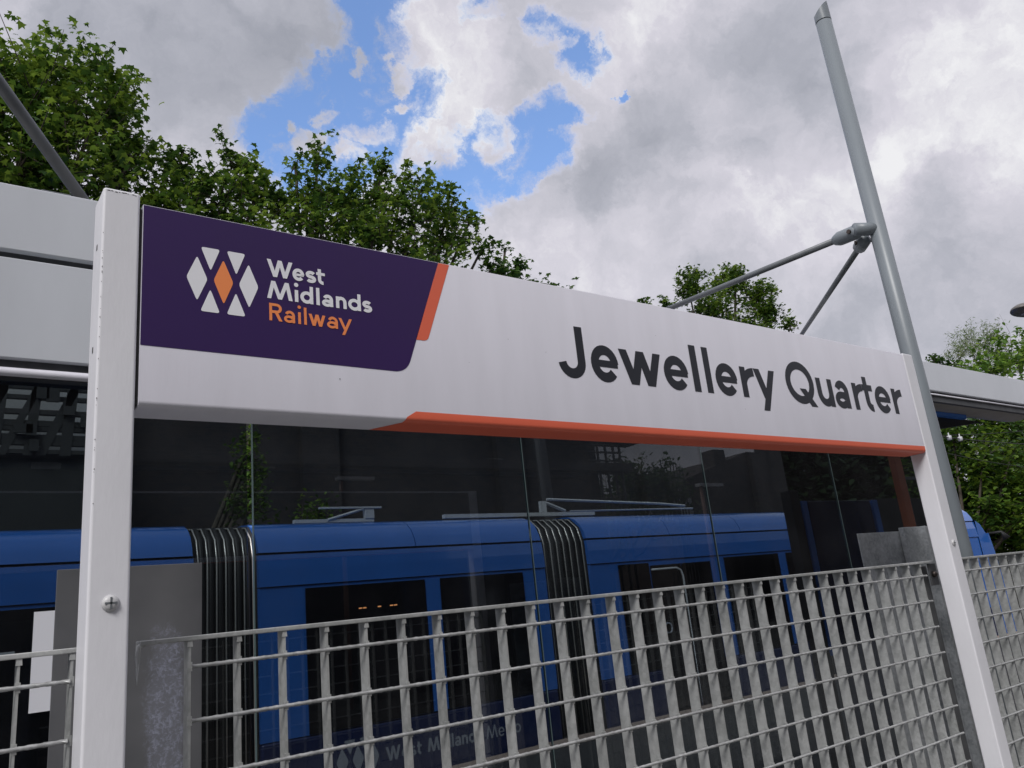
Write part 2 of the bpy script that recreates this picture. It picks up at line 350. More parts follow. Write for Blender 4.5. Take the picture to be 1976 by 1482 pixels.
# door leaves with a rubber edge and pale seal
for x0, x1 in ((7.98, 8.62), (8.64, 9.28)):
    d = pane(x0, x1, -1.75, .36, name='door'); 
def seal(x0, x1, z0, z1, r=.12):
    pts = [(x0, TY - .014, z_(z1)), (x1 - r, TY - .014, z_(z1)), (x1 - .3 * r, TY - .014, z_(z1 - .3 * r)), (x1, TY - .014, z_(z1 - r)), (x1, TY - .014, z_(z0))]
    tram.part('door_seal', MB().tube(pts, .016, 6), M_TWHITE, smooth=True)
seal(7.98, 8.62, -1.7, .30); 
ring = MB().tube([(8.15 + .07 * math.cos(t), TY - .02, z_(-.52) + .07 * math.sin(t)) for t in np.linspace(0, 6.283, 20)], .013, 6)
tram.part('door_button', ring, M_TGREY, smooth=True)
pane(9.62, 11.0); pane(11.02, 11.2, m=M_TBLUE, name='pillar'); pane(11.22, 11.8)
pane(12.6, 14.0); pane(14.05, 15.8); seal(12.6, 13.2, -1.7, .3); seal(13.9, 14.6, -1.7, .3)
# white lozenge print and lettering are added below once the letter shapes exist
# cab nose: rounded blue shell, dark windscreen, pale side and mirror
nose = MB()
prof = [(18.3, 1.14, 0.0), (18.75, 1.06, .04), (19.15, .85, .12), (19.45, .5, .22), (19.65, .05, .3), (19.8, -.6, .34), (19.85, -1.3, .36), (19.7, -1.9, .36)]
V = []; F = []; ns = 12
for k in range(ns + 1):
    t = -1 + 2 * k / ns; yy = TY + 1.325 + 1.325 * t
    bulge = 1 - abs(t) ** 3.2
    for x, z, s_ in prof: V.append((18.3 + (x - 18.3) * (.45 + .55 * bulge), yy, z_(z) - (1 - bulge) * .35 * (z > .6)))
n = len(prof)
for k in range(ns):
    for i in range(n - 1): F.append((k * n + i, k * n + i + 1, (k + 1) * n + i + 1, (k + 1) * n + i))
nose.add(V, F)
for t in (0, ns):
    base = len(nose.v); ring_ = [V[t * n + i] for i in range(n)] + [(18.3, V[t * n][1], z_(-1.9))]
    nose.add(ring_, [tuple(range(n + 1))])
nv, nf = nose.v, nose.f
def sub(sel):
    m = MB(); m.v = list(nv); m.f = [f for f in nf if sel(f)]; used = sorted({i for f in m.f for i in f}); mp_ = {a: i for i, a in enumerate(used)}
    m.v = [nv[i] for i in used]; m.f = [tuple(mp_[i] for i in f) for f in m.f]; return m
front = lambda f: len(f) == 4 and min(i % n for i in f) >= 2
tram.part('cab_nose', sub(lambda f: not front(f)), M_TBLUE, smooth=True)
tram.part('front_panel', sub(front), M_TWHITE, smooth=True)
tram.part('windscreen', MB().add([(19.02, TY + .45, z_(.92)), (19.02, TY + 2.2, z_(.92)), (19.84, TY + 2.25, z_(-.5)), (19.84, TY + .4, z_(-.5))], [(0, 1, 2, 3)]), M_TDARK)
tram.part('mirror', MB().tube([(18.95, TY + .1, z_(.5)), (19.1, TY - .15, z_(.5)), (19.12, TY - .22, z_(.34))], [.02, .03, .09], 8), M_TSEAM, smooth=True)
# roof gear
rg = MB().box(2.9, 3.9, TY + .5, TY + .56, z_(1.15), z_(1.19)); rg.tube([(3.3, TY + .5, z_(1.18)), (3.75, TY + .5, z_(1.3))], .018, 6); rg.box(3.78, 3.9, TY + .49, TY + .55, z_(1.19), z_(1.33)); rg.box(3.2, 4.0, TY + .48, TY + .52, z_(1.31), z_(1.33))
tram.part('roof_equipment', rg, M_TWHITE)
rg = MB().box(4.9, 7.5, TY + .5, TY + .56, z_(1.17), z_(1.22)); rg.box(6.5, 6.6, TY + .5, TY + .55, z_(1.22), z_(1.38)); rg.tube([(6.6, TY + .52, z_(1.36)), (6.95, TY + .52, z_(1.24))], .022, 6)
rg.tube([(6.7, TY + .6, z_(1.42)), (9.0, TY + .6, z_(1.34)), (9.6, TY + .6, z_(1.3))], .02, 6); rg.tube([(7.2, TY + .7, z_(1.26)), (9.9, TY + .7, z_(1.27))], .014, 6)
tram.part('pantograph', rg, M_TWHITE)
for x in (3.4, 3.45, 3.63, 3.78, 3.83):
    tram.part('display_dot', MB().box(x, x + .04, TY - .008, TY - .005, z_(.138), z_(.151)), emit('amber_display', (1, .38, .14), .8) if x == 3.4 else bpy.data.materials['amber_display'])

# ------------------------------------------------------------------ letter shapes
def ribbon(pts, w, closed=False):
    P = [np.array(p, float) for p in pts]; n = len(P); Lf, Rt = [], []
    for i in range(n):
        if closed: a, b = P[(i - 1) % n], P[(i + 1) % n]; d0 = P[i] - a; d1 = b - P[i]
        else: d0 = P[i] - P[i - 1] if i else P[1] - P[0]; d1 = P[i + 1] - P[i] if i < n - 1 else P[-1] - P[-2]
        d0 = d0 / np.linalg.norm(d0); d1 = d1 / np.linalg.norm(d1)
        n0 = np.array([-d0[1], d0[0]]); n1 = np.array([-d1[1], d1[0]]); m = n0 + n1; m = m / np.linalg.norm(m); k = min(1 / max(m @ n0, .35), 2.2)
        Lf.append(P[i] + m * k * w / 2); Rt.append(P[i] - m * k * w / 2)
    V = Lf + Rt; F = [(i, n + i, n + (i + 1) % n, (i + 1) % n) for i in range(n if closed else n - 1)]
    return V, F
def arc(cx, cz, rx, rz, a0, a1, k=18):
    return [(cx + rx * math.cos(math.radians(t)), cz + rz * math.sin(math.radians(t))) for t in np.linspace(a0, a1, k)]
def diag(xa, za, xb, zb, wh): return [(xa - wh / 2, za), (xa + wh / 2, za), (xb + wh / 2, zb), (xb - wh / 2, zb)], [(0, 1, 2, 3)]
def rect(x0, x1, z0, z1): return [(x0, z0), (x1, z0), (x1, z1), (x0, z1)], [(0, 1, 2, 3)]
def disc(cx, cz, r): return arc(cx, cz, r, r, 0, 345, 24), [tuple(range(24))]
def glyph(c, x0, x1, b, xh, cap, w, desc=0):
    """strokes of one letter between x0 and x1; b baseline, xh / cap heights above it, w stroke"""
    o = w * .5; t = b + xh; T = b + cap; ov = w * .06; wd = x1 - x0; cx = (x0 + x1) / 2; S_ = []
    def rb(p, ww=w, closed=False): S_.append(ribbon(p, ww, closed))
    if c == 'J': rb([(x1 - o, T), (x1 - o, b + wd * .5)] + arc(cx, b + wd * .5 - ov, wd / 2 - o, wd * .5 - o, 0, -180 + 8, 16)[1:])
    elif c == 'e':
        rz = xh / 2 + ov - o * .92; rx = wd / 2 - o; m = b + xh / 2
        rb(arc(cx, m, rx, rz, 0, 322, 26)); S_.append(rect(x0 + w * .85, x1 - w * .12, m - w * .36, m + w * .36))
    elif c == 'w':
        q = w * 1.12; xs = [x0 + q / 2, x0 + wd * .305, cx, x0 + wd * .695, x1 - q / 2]
        for i, (A, B) in enumerate(zip(xs[:-1], xs[1:])): S_.append(diag(A, t if i % 2 == 0 else b, B, b if i % 2 == 0 else t, q))
    elif c == 'W':
        q = w * 1.1; xs = [x0 + q / 2, x0 + wd * .31, cx, x0 + wd * .69, x1 - q / 2]
        for i, (A, B) in enumerate(zip(xs[:-1], xs[1:])): S_.append(diag(A, T if i % 2 == 0 else b, B, b if i % 2 == 0 else T, q))
    elif c == 'M':
        q = w * 1.1; xs = [x0 + q / 2, x0 + wd * .25, x0 + wd * .5, x0 + wd * .78, x1 - q / 2]
        for i, (A, B) in enumerate(zip(xs[:-1], xs[1:])): S_.append(diag(A, b if i % 2 == 0 else (b if i == 3 else T), B, T if i % 2 == 0 else b, q) if i in (0, 2) else diag(A, T, B, b, q))
    elif c == 'l': S_.append(rect(x0, x1, b, T))
    elif c == 'i': S_.append(rect(cx - w / 2, cx + w / 2, b, t)); S_.append(disc(cx, T - w * .1, w * .62))
    elif c == 'r':
        S_.append(rect(x0, x0 + w, b, t)); rb([(x0 + o, b + xh * .5)] + arc(x1 + w * .1, b + xh * .42, x1 + w * .1 - x0 - o, xh * .58 - o, 165, 92, 10))
    elif c == 'y':
        q = w * 1.12; S_.append(diag(x0 + q / 2, t, x0 + wd * .47, b + w * .05, q)); S_.append(diag(x1 - q / 2, t, x0 + wd * .33, b - desc, q))
    elif c in 'Qo':
        hh = cap if c == 'Q' else xh
        rb(arc(cx, b + hh / 2, wd / 2 - o, hh / 2 + ov - o, 0, 345, 34), w, True)
        if c == 'Q': S_.append(diag(x0 + wd * .56, b + hh * .36, x1 - w * .62, b - hh * .055, w * 1.28))
    elif c == 'u':
        S_.append(rect(x1 - w, x1, b, t)); r = wd / 2 - o; rb([(x0 + o, t), (x0 + o, b + r + o)] + arc(cx, b + r + o - ov, r, r, 180, 350, 16)[1:])
    elif c == 'n':
        S_.append(rect(x0, x0 + w, b, t)); r = wd / 2 - o; rb([(x1 - o, b), (x1 - o, t - r - o)] + arc(cx, t - r - o + ov, r, r, 0, 170, 16)[1:])
    elif c == 'a':
        r = wd * .46 - o
        rb([(x1 - o, b), (x1 - o, t - r - o)] + arc(x1 - o - r, t - r - o + ov, r, r, 0, 158, 14)[1:])
        rb(arc(x0 + wd * .46, b + xh * .29, wd * .46 - o, xh * .31 - o * .9, 20, 340, 24), w * .92)
        rb([(x0 + wd * .46, b + xh * .6 - o * .9), (x1 - w * .6, b + xh * .6 - o * .9)], w * .85)
    elif c == 'd':
        S_.append(rect(x1 - w, x1, b, T)); rb(arc(x0 + wd * .5, b + xh / 2, wd * .5 - o, xh / 2 + ov - o, 0, 345, 28), w, True)
    elif c == 't':
        xs = x0 + wd * .36; r = wd * .36
        rb([(xs, b + xh * 1.3), (xs, b + r + o)] + arc(xs + r, b + r + o * .85, r, r, 180, 280, 10)[1:]); S_.append(rect(x0, x1 - w * .1, t - w * .85, t))
    elif c == 's':
        rx = wd / 2 - o; r = (xh + 2 * ov - w) / 4
        rb(arc(cx, t + ov - o - r, rx * .95, r, 28, 260, 16) + arc(cx, b - ov + o + r, rx, r, 80, -152, 16))
    elif c == 'R':
        S_.append(rect(x0, x0 + w, b, T)); r = (cap * .56 - w) / 2; zc = T - o - r
        rb([(x0 + w * .5, T - o), (x1 - o - r, T - o)] + arc(x1 - o - r, zc, r, r, 90, -90, 14)[1:-1] + [(x1 - o - r, zc - r), (x0 + w * .5, zc - r)])
        S_.append(diag(x0 + wd * .52, zc - r, x1 - w * .45, b, w * 1.2))
    return S_
def lettering(spec, b, xh, cap, w, y, desc=0):
    mb = MB(); k = 0
    for c, x0, x1 in spec:
        for V, F in glyph(c, x0, x1, b, xh, cap, w, desc):
            mb.add([(p[0], y - .00012 * (k % 5), p[1]) for p in V], F); k += 1
    return mb
def roundpoly(P, r, k=5):
    P = [np.array(p, float) for p in P]; n = len(P); out = []
    for i in range(n):
        a, p, c = P[i - 1], P[i], P[(i + 1) % n]; ri = r[i] if isinstance(r, (list, tuple)) else r
        if ri == 0: out.append(tuple(p)); continue
        da = (a - p) / np.linalg.norm(a - p); dc = (c - p) / np.linalg.norm(c - p)
        A = p + da * ri; C_ = p + dc * ri
        for t in np.linspace(0, 1, k): out.append(tuple((1 - t) ** 2 * A + 2 * t * (1 - t) * p + t * t * C_))
    return out
def polyprint(P, y, z0=0): return MB().add([(p[0], y, p[1] + z0) for p in P], [tuple(range(len(P)))])

# ------------------------------------------------------------------ station sign
FY = -.13                                          # front of the sign and its posts
sign = Thing('station_sign', (1.34, -.08, 0), 'long white Jewellery Quarter station sign with a purple end panel, held between two white posts', 'station sign')
SX0, SX1, SZ0, SZ1 = -.237, 2.918, z_(.45), z_(.899)
r = .012
prof = [(FY + .004, SZ1), (FY + .001, SZ1 - .001), (FY, SZ1 - .004)] + [(FY + r - r * math.cos(t), SZ0 + r - r * math.sin(t)) for t in np.linspace(0, math.pi / 2, 7)] + [(-.034, SZ0), (-.034, SZ0 + .03), (-.10, SZ0 + .03), (-.10, SZ1 - .02), (-.04, SZ1 - .02), (-.04, SZ1)]
bd = sign.part('board', MB().sweep(prof, SX0, SX1), M_SIGN); bd.data.shade_smooth(); bd.modifiers.new('e', 'EDGE_SPLIT').split_angle = math.radians(35)
sign.part('back_tray', MB().box(SX0 + .004, SX1 - .004, -.098, -.036, SZ0 + .012, SZ1 - .012), M_DGREY)
Y1 = FY - .0006; Y2 = FY - .0012
pp = roundpoly([(SX0, z_(.579)), (.3802, z_(.577)), (.4985, z_(.8965)), (SX0, z_(.8965))], [0, .036, 0, 0], 10)
sign.part('purple_panel', polyprint(pp, Y1), M_PURP, bd)
sign.part('coral_stripe', polyprint(roundpoly([(.4125, z_(.668)), (.4470, z_(.668)), (.5330, z_(.8965)), (.4990, z_(.8965))], [0, .013, 0, 0]), Y1), M_RED, bd)
# coral band wraps round the folded lower edge
cap_prof = [(FY - .0006, z_(.4775))] + [(FY - .0006 + (r + .0006) * (1 - math.cos(t)), SZ0 - .0006 + (r + .0006) * (1 - math.sin(t))) for t in np.linspace(0, math.pi / 2, 7)] + [(-.036, SZ0 - .0006)]
xs0 = [.405, .392, .388, .384, .380, .376, .372, .368, .33]
xs0 = [.398, .372, .370, .368, .366, .364, .362, .360, .315]
mb = MB(); npf = len(cap_prof)
mb.add([(xs0[i], y, z) for i, (y, z) in enumerate(cap_prof)] + [(SX1, y, z) for y, z in cap_prof], [(i, i + 1, npf + i + 1, npf + i) for i in range(npf - 1)])
sign.part('coral_band', mb, M_RED, bd, smooth=True)
JQ = [('J', .8824, .9885), ('e', 1.0111, 1.1240), ('w', 1.1310, 1.3180), ('e', 1.3265, 1.4424), ('l', 1.4637, 1.4965), ('l', 1.5291, 1.5600), ('e', 1.5818, 1.6975), ('r', 1.7190, 1.7960), ('y', 1.7975, 1.9225),
      ('Q', 1.9862, 2.1640), ('u', 2.1825, 2.2890), ('a', 2.2985, 2.4010), ('r', 2.4340, 2.5090), ('t', 2.5100, 2.5890), ('e', 2.5981, 2.7190), ('r', 2.7400, 2.8210)]
sign.part('station_name', lettering(JQ, z_(.6125), .112, .163, .0308, Y1, .043), M_BLK, bd)
l1 = [('W', .0291, .0906), ('e', .0898, .1190), ('s', .1223, .1485), ('t', .1490, .1720)]
l2 = [('M', .0283, .0886), ('i', .0925, .1040), ('d', .1075, .1395), ('l', .1470, .1555), ('a', .1610, .1895), ('n', .1970, .2245), ('d', .2290, .2625), ('s', .2665, .2930)]
l3 = [('R', .0325, .0620), ('a', .0665, .0930), ('i', .0990, .1090), ('l', .1150, .1215), ('w', .1265, .1680), ('a', .1715, .1995), ('y', .2015, .2365)]
sign.part('company_name', lettering(l1, z_(.7778), .030, .0430, .0085, Y2), M_LET, bd)
sign.part('company_name', lettering(l2, z_(.7230), .030, .0440, .0085, Y2), M_LET, bd)
sign.part('company_name', lettering(l3, z_(.6690), .029, .0425, .0066, Y2, .0135), M_ORNG, bd, label='orange word Railway')
logo = [([(-.1262, .7985), (-.1485, .7455), (-.1260, .6925), (-.1040, .7455)], M_LET), ([(-.0696, .7985), (-.0910, .7465), (-.0693, .6920), (-.0478, .7465)], M_ORNG), ([(-.0132, .7985), (-.0356, .7450), (-.0131, .6915), (.0086, .7450)], M_LET),
        ([(-.1185, .8218), (-.0768, .8218), (-.0974, .7670)], M_LET), ([(-.0622, .8222), (-.0203, .8222), (-.0412, .7670)], M_LET), ([(-.0980, .7235), (-.1190, .6698), (-.0775, .6698)], M_LET), ([(-.0423, .7235), (-.0630, .6698), (-.0213, .6698)], M_LET)]
for P, m in logo: sign.part('logo_lozenge', polyprint(roundpoly([(x, z_(z)) for x, z in P], .0065), Y2), m, bd)
for u, v in ((1053, 680), (1438, 790), (1265, 648), (655, 732), (905, 700), (1640, 842), (980, 655)):
    q = at(u, v, Y2); w_ = RS.uniform(.0012, .003); sign.part('dirt_speck', MB().add([(q[0], Y2, q[2]), (q[0] + w_, Y2, q[2] + .0004), (q[0] + w_ * .8, Y2, q[2] + w_), (q[0] + .0002, Y2, q[2] + w_ * .8)], [(0, 1, 2, 3)]), M_DGREY, bd)
# posts of the sign
def sign_post(x0, x1, top, ly1, side_slots=False):
    p = sign.part('post', MB().box(x0, x1, FY, ly1, 0, z_(top)), M_POST, bevel=.006, seg=3)
    return p
lp = sign_post(-.3155, -.2435, .922, -.035); rp = sign_post(2.9245, 3.008, .905, -.055)
sign.part('dark_gap_strip', MB().box(-.2430, -.2375, -.122, -.04, z_(.455), z_(.89)), M_MATTBLK)  # black strips stand for the shade in the open gaps beside the posts
sign.part('dark_gap_strip', MB().box(2.9185, 2.9240, -.122, -.06, z_(.455), z_(.89)), M_MATTBLK)
def screw(p, ax, r, par):
    P = Vector(p); ax = Vector(ax)
    mb = MB().tube([P, P + ax * r * .15, P + ax * r * .38, P + ax * r * .5, P + ax * r * .52], [r, r * .97, r * .75, r * .4, .001], 20)
    o = sign.part('screw', mb, M_SCREW, par, smooth=True)
    s_ = MB(); t = ax.cross(Vector((0, 0, 1))).normalized()
    for a_, b_ in ((t, Vector((0, 0, 1))), (Vector((0, 0, 1)), t)):
        c = P + ax * r * .47; q = r * .68; w_ = r * .11
        s_.add([c + a_ * sx * q + b_ * sz * w_ + ax * (dz * r * .065) for sx, sz, dz in ((-1, -1, 0), (1, -1, 0), (1, 1, 0), (-1, 1, 0), (-1, -1, 1), (1, -1, 1), (1, 1, 1), (-1, 1, 1))], [(0, 1, 5, 4), (1, 2, 6, 5), (2, 3, 7, 6), (3, 0, 4, 7), (4, 5, 6, 7)])
    sign.part('screw_slot', s_, M_STRUT, par)
pL = at(213, 1164, FY); screw((pL[0], FY, pL[2]), (0, -1, 0), .0155, lp)
pR = at(1843, 1047, FY); screw((2.962, FY, pR[2]), (0, -1, 0), .013, rp)
for v in (478, 677):
    q = at(182, v, -.08); sign.part('slot', MB().box(-.3163, -.3158, -.086, -.078, q[2] - .006, q[2] + .006), M_CHIP, lp)
for i in range(26):           # chips of missing paint along the edges
    zz = z_(RS.choice([RS.uniform(.35, .86), RS.uniform(.1, .9)])); h = RS.uniform(.001, .0045); w_ = RS.uniform(.0006, .0018)
    xo = -.3138 + RS.uniform(0, .0012)
    sign.part('paint_chip', MB().add([(xo, FY - .0004, zz), (xo + w_, FY - .0004, zz + h * .2), (xo + w_ * .8, FY - .0004, zz + h), (xo + .0002, FY - .0004, zz + h * .8)], [(0, 1, 2, 3)]), M_CHIP, lp)
for i in range(9):
    xx = -.308 + i * .0065 + RS.uniform(-.002, .002); zz = z_(.9175) + RS.uniform(-.0012, .0008); w_ = RS.uniform(.002, .008)
    sign.part('paint_chip', MB().add([(xx, FY - .0004, zz - .003), (xx + w_, FY - .0004, zz - .0036), (xx + w_ * .7, FY - .0004, zz - .0015), (xx + .001, FY - .0004, zz - .0018)], [(0, 1, 2, 3)]), M_CHIP, lp)

# ------------------------------------------------------------------ mesh fence panels
BD = .037
bar_me = {}
def bar_mesh(var):
    if var not in bar_me:
        mb = MB(); h = H - .010; rr = random.Random(var)
        mb.box(-.0022, .0022, .0, BD, .02, h)
        for k in range(15):                      # weld swellings where the rods cross
            z = H - .0607 - k * .1044
            if z > .05: mb.add([(-.0045, -.001, z - .009), (.0045, -.001, z - .009), (.0045, -.001, z + .009), (-.0045, -.001, z + .009), (-.003, .010, z - .009), (.003, .010, z - .009), (.003, .010, z + .009), (-.003, .010, z + .009)], [(0, 1, 2, 3), (4, 0, 3, 7), (1, 5, 6, 2), (3, 2, 6, 7), (4, 5, 1, 0)])
        mb.add([(-.0055, -.0015, h - .012), (.0055, -.0015, h - .012), (.0045, -.001, h), (-.0045, -.001, h), (-.004, .012, h - .012), (.004, .012, h - .012), (.004, .012, h), (-.004, .012, h)], [(0, 1, 2, 3), (4, 0, 3, 7), (1, 5, 6, 2), (3, 2, 6, 7), (4, 5, 1, 0)])
        bar_me[var] = mb.mesh('bar', M_GALV)
    return bar_me[var]
def rod_mesh(L_):
    """twisted square rod, one turn about every 10 cm"""
    n = int(L_ / .0125) + 1; V = []; F = []
    for i in range(n):
        x = L_ * i / (n - 1); a = x * 2 * math.pi / .10; R_ = .0047
        for k in range(4):
            for da, rf in ((0, 1.0), (math.pi / 4, .86)):
                t = a + k * math.pi / 2 + da; V.append((x, R_ * rf * math.cos(t), R_ * rf * math.sin(t)))
    for i in range(n - 1):
        for k in range(8): F.append((i * 8 + k, i * 8 + (k + 1) % 8, i * 8 + 8 + (k + 1) % 8, i * 8 + 8 + k))
    F += [tuple(range(8)), tuple((n - 1) * 8 + k for k in range(8))[::-1]]
    mb = MB(); mb.add(V, F); return mb.mesh('rod', M_ROD, True)
def fence(name_label, x0, xs, x1, rx0, rx1, label, corner=None, lean=0):
    t = Thing('mesh_fence', ((x0 + x1) / 2, 0, 0), label, 'fence', 'galvanised grating fence panels along the platform')
    rail = MB().box(x0, x1, -.0035, BD, H - .010, H)
    t.part('top_rail', rail, M_GALV, bevel=.002)
    for i, x in enumerate(xs): t.inst('bar', bar_mesh(i % 3), (x + RS.uniform(-.0012, .0012), 0, 0))
    rm = rod_mesh(rx1 - rx0)
    for k in range(15):
        z = H - .0607 - k * .1044
        if z > .04: t.inst('rod', rm, (rx0, -.0012, z + RS.uniform(-.0006, .0006)))
    return t
fmid = fence('m', -.197, [-.095 + .1 * i + (.0 if i else -.0) for i in range(31)], 3.01, -.097, 2.93, 'widest galvanised grating fence panel below the sign, between its two white posts')
# re-space: bars sit on an exact tenth-metre grid measured from the photograph
k = 0
for o in fmid.e.children:
    if o.name.startswith('bar'):
        o.location.x = (-.1 + .1 * k) - fmid.loc.x + RS.uniform(-.0012, .0012); k += 1
# bent end of the frame at the left and bracket with bolt at the right
fmid.part('end_bracket', MB().tube([(-.188, .003, H - .006), (-.1985, .003, H - .012), (-.2, .003, H - .03), (-.2, .003, H - .085)], [.0055, .006, .0055, .0045], 8), M_GALV, smooth=True)
fmid.part('end_bracket', MB().box(2.985, 3.05, .010, .016, H - .105, H - .012), M_ANGLE, bevel=.002)
bp = at(1795, 1110, .010); mb = MB().tube([(3.012, .010, H - .058), (3.012, .0, H - .058), (3.012, -.006, H - .058), (3.012, -.009, H - .058)], [.014, .0135, .009, .001], 14)
fmid.part('bolt', mb, M_BOLT, smooth=True)
flft = fence('l', -1.3, [-.402 - .1 * i for i in range(9)] + [-.3165], -.262, -1.3, -.318, 'galvanised grating fence panel left of the tall white post, in front of the paper notice')
frgt = fence('r', 3.20, [3.334 + .1 * i for i in range(30)], 6.4, 3.22, 6.3, 'galvanised grating fence panel right of the grey pole, under the green trees')
# angle iron and galvanised plates that carry the shelter behind the fence
ai = MB().box(2.955, 3.03, .046, .052, 0, H - .02); ai.box(3.03, 3.036, .046, .10, 0, H - .02)
tag(ai.build('angle_post', M_ANGLE, bevel=.0015), 'dark weathered angle iron upright at the right end of the middle fence panel', 'steel post')
pl = MB().box(-.310, .0065, .297, .303, 0, z_(.174))
M_STAIN = None
def stain_plate():
    m = bpy.data.materials.new('dull_plate_with_white_bloom'); m.use_nodes = True; t = m.node_tree; b = t.nodes['Principled BSDF']; b.inputs['Metallic'].default_value = .35; b.inputs['Roughness'].default_value = .45
    tcn = t.nodes.new('ShaderNodeTexCoord'); sx = t.nodes.new('ShaderNodeSeparateXYZ'); t.links.new(tcn.outputs['Object'], sx.inputs[0])
    n = t.nodes.new('ShaderNodeTexNoise'); n.inputs['Scale'].default_value = 48; n.inputs['Detail'].default_value = 10; n.inputs['Roughness'].default_value = .82; n.inputs['Distortion'].default_value = .6; t.links.new(tcn.outputs['Object'], n.inputs['Vector'])
    n3 = t.nodes.new('ShaderNodeTexNoise'); n3.inputs['Scale'].default_value = 7; n3.inputs['Detail'].default_value = 3; t.links.new(tcn.outputs['Object'], n3.inputs['Vector'])
    def M(op, a, b_, c=None):
        q = t.nodes.new('ShaderNodeMath'); q.operation = op
        for i, x in enumerate((a, b_, c)):
            if x is None: continue
            if isinstance(x, float): q.inputs[i].default_value = x
            else: t.links.new(x, q.inputs[i])
        return q.outputs[0]
    def R(x, a, b_, c=0., d=1.):
        q = t.nodes.new('ShaderNodeMapRange'); q.interpolation_type = 'SMOOTHSTEP'; t.links.new(x, q.inputs[0])
        for i, y in enumerate((a, b_, c, d)): q.inputs[i + 1].default_value = y
        return q.outputs[0]
    hz = R(sx.outputs['Z'], z_(.075), z_(-.10), 0, 1)                     # bloom creeps up from the foot
    dx = M('ABSOLUTE', M('ADD', sx.outputs['X'], .075), 0.0); wx = R(dx, .075, .0)
    band = M('MULTIPLY', hz, wx)
    vo = t.nodes.new('ShaderNodeTexVoronoi'); vo.feature = 'DISTANCE_TO_EDGE'; vo.inputs['Scale'].default_value = 85
    wv = t.nodes.new('ShaderNodeVectorMath'); wv.operation = 'MULTIPLY_ADD'; t.links.new(n.outputs['Color'], wv.inputs[0]); wv.inputs[1].default_value = (.05, .05, .05); t.links.new(tcn.outputs['Object'], wv.inputs[2]); t.links.new(wv.outputs[0], vo.inputs['Vector'])
    cell = R(vo.outputs['Distance'], .22, .03, .12, 1.0)
    area = R(M('ADD', M('MULTIPLY', band, .55), M('MULTIPLY', M('ADD', n.outputs[0], n3.outputs[0]), .55)), .68, .98)
    mask = M('MULTIPLY', M('MULTIPLY', area, cell), R(n.outputs[0], .42, .60, .10, 1.0))
    haze = M('MULTIPLY', area, .22); mask = M('MAXIMUM', mask, haze)
    r1 = t.nodes.new('ShaderNodeValToRGB'); t.links.new(n3.outputs[0], r1.inputs[0]); r1.color_ramp.elements[0].color = (.11, .115, .125, 1); r1.color_ramp.elements[1].color = (.23, .23, .24, 1)
    mx_ = t.nodes.new('ShaderNodeMixRGB'); t.links.new(mask, mx_.inputs[0]); t.links.new(r1.outputs[0], mx_.inputs[1]); mx_.inputs[2].default_value = (.40, .42, .53, 1)
    t.links.new(mx_.outputs[0], b.inputs['Base Color']); return m
M_STAIN = stain_plate()
tag(pl.build('base_plate', M_STAIN, bevel=.001), 'dark galvanised upright plate with white bloom behind the left sign post', 'steel plate')
pr_ = MB().box(2.98, 3.36, .30, .306, 0, z_(.156))
tag(pr_.build('base_plate', M_PLATE, bevel=.001), 'pale speckled galvanised plate standing behind the right end of the fence', 'steel plate')
ch = MB().box(3.345, 3.39, .27, .296, 0, z_(.172)); ch.box(3.39, 3.50, .272, .278, 0, z_(.172)); ch.box(3.50, 3.506, .24, .278, 0, z_(.172)); ch.box(3.506, 3.62, .24, .246, 0, z_(.170)); ch.box(3.62, 3.70, .26, .30, 0, z_(.16))
tag(ch.build('folded_channel', M_PLATE, bevel=.0015), 'folded galvanised channel overlapping the pale plate beside the right sign post', 'steel channel')

# ------------------------------------------------------------------ shelter: smoked glass wall, fascia boards, canopy
GY = 1.70
sh_ = Thing('platform_shelter', (1.8, GY, 0), 'tram shelter with a wall of smoked glass and a pale canopy, behind the station sign', 'shelter')
gx = [-3.955, -2.431, -.907, .6166, 2.140, 3.663, 5.187, 6.710]
for i in range(len(gx) - 1):
    a, b = gx[i] + .003, gx[i + 1] - (.026 if i == 2 else .003)
    o = sh_.part('glass_pane', MB().box(a, b, GY, GY + .012, .08, z_(1.391)), M_GLASS)
    sh_.part('pane_edge', MB().box(gx[i + 1] - .0018, gx[i + 1] + .0018, GY - .001, GY + .013, .08, z_(1.391)), M_GEDGE, o)
CX0, CX1 = -4.84, 9.93
sh_.part('fascia_board', MB().box(CX0, CX1, 1.627, 1.67, z_(1.5445), z_(1.832)), M_FASC, bevel=.006)
sh_.part('fascia_board', MB().box(CX0, 6.71, 1.627, 1.67, z_(1.0964), z_(1.511)), M_FASC, bevel=.005)
sh_.part('shadow_gap', MB().box(CX0, CX1, 1.659, 1.70, z_(1.45), z_(1.61)), M_DGREY)
sh_.part('edge_trim', MB().tube([(CX0, 1.650, z_(1.0468)), (6.71, 1.650, z_(1.0468))], .0175, 10), M_SIGN, smooth=True)
sh_.part('glazing_channel', MB().box(CX0, 6.71, 1.653, 1.758, z_(1.0264), z_(1.095)), M_DGREY)
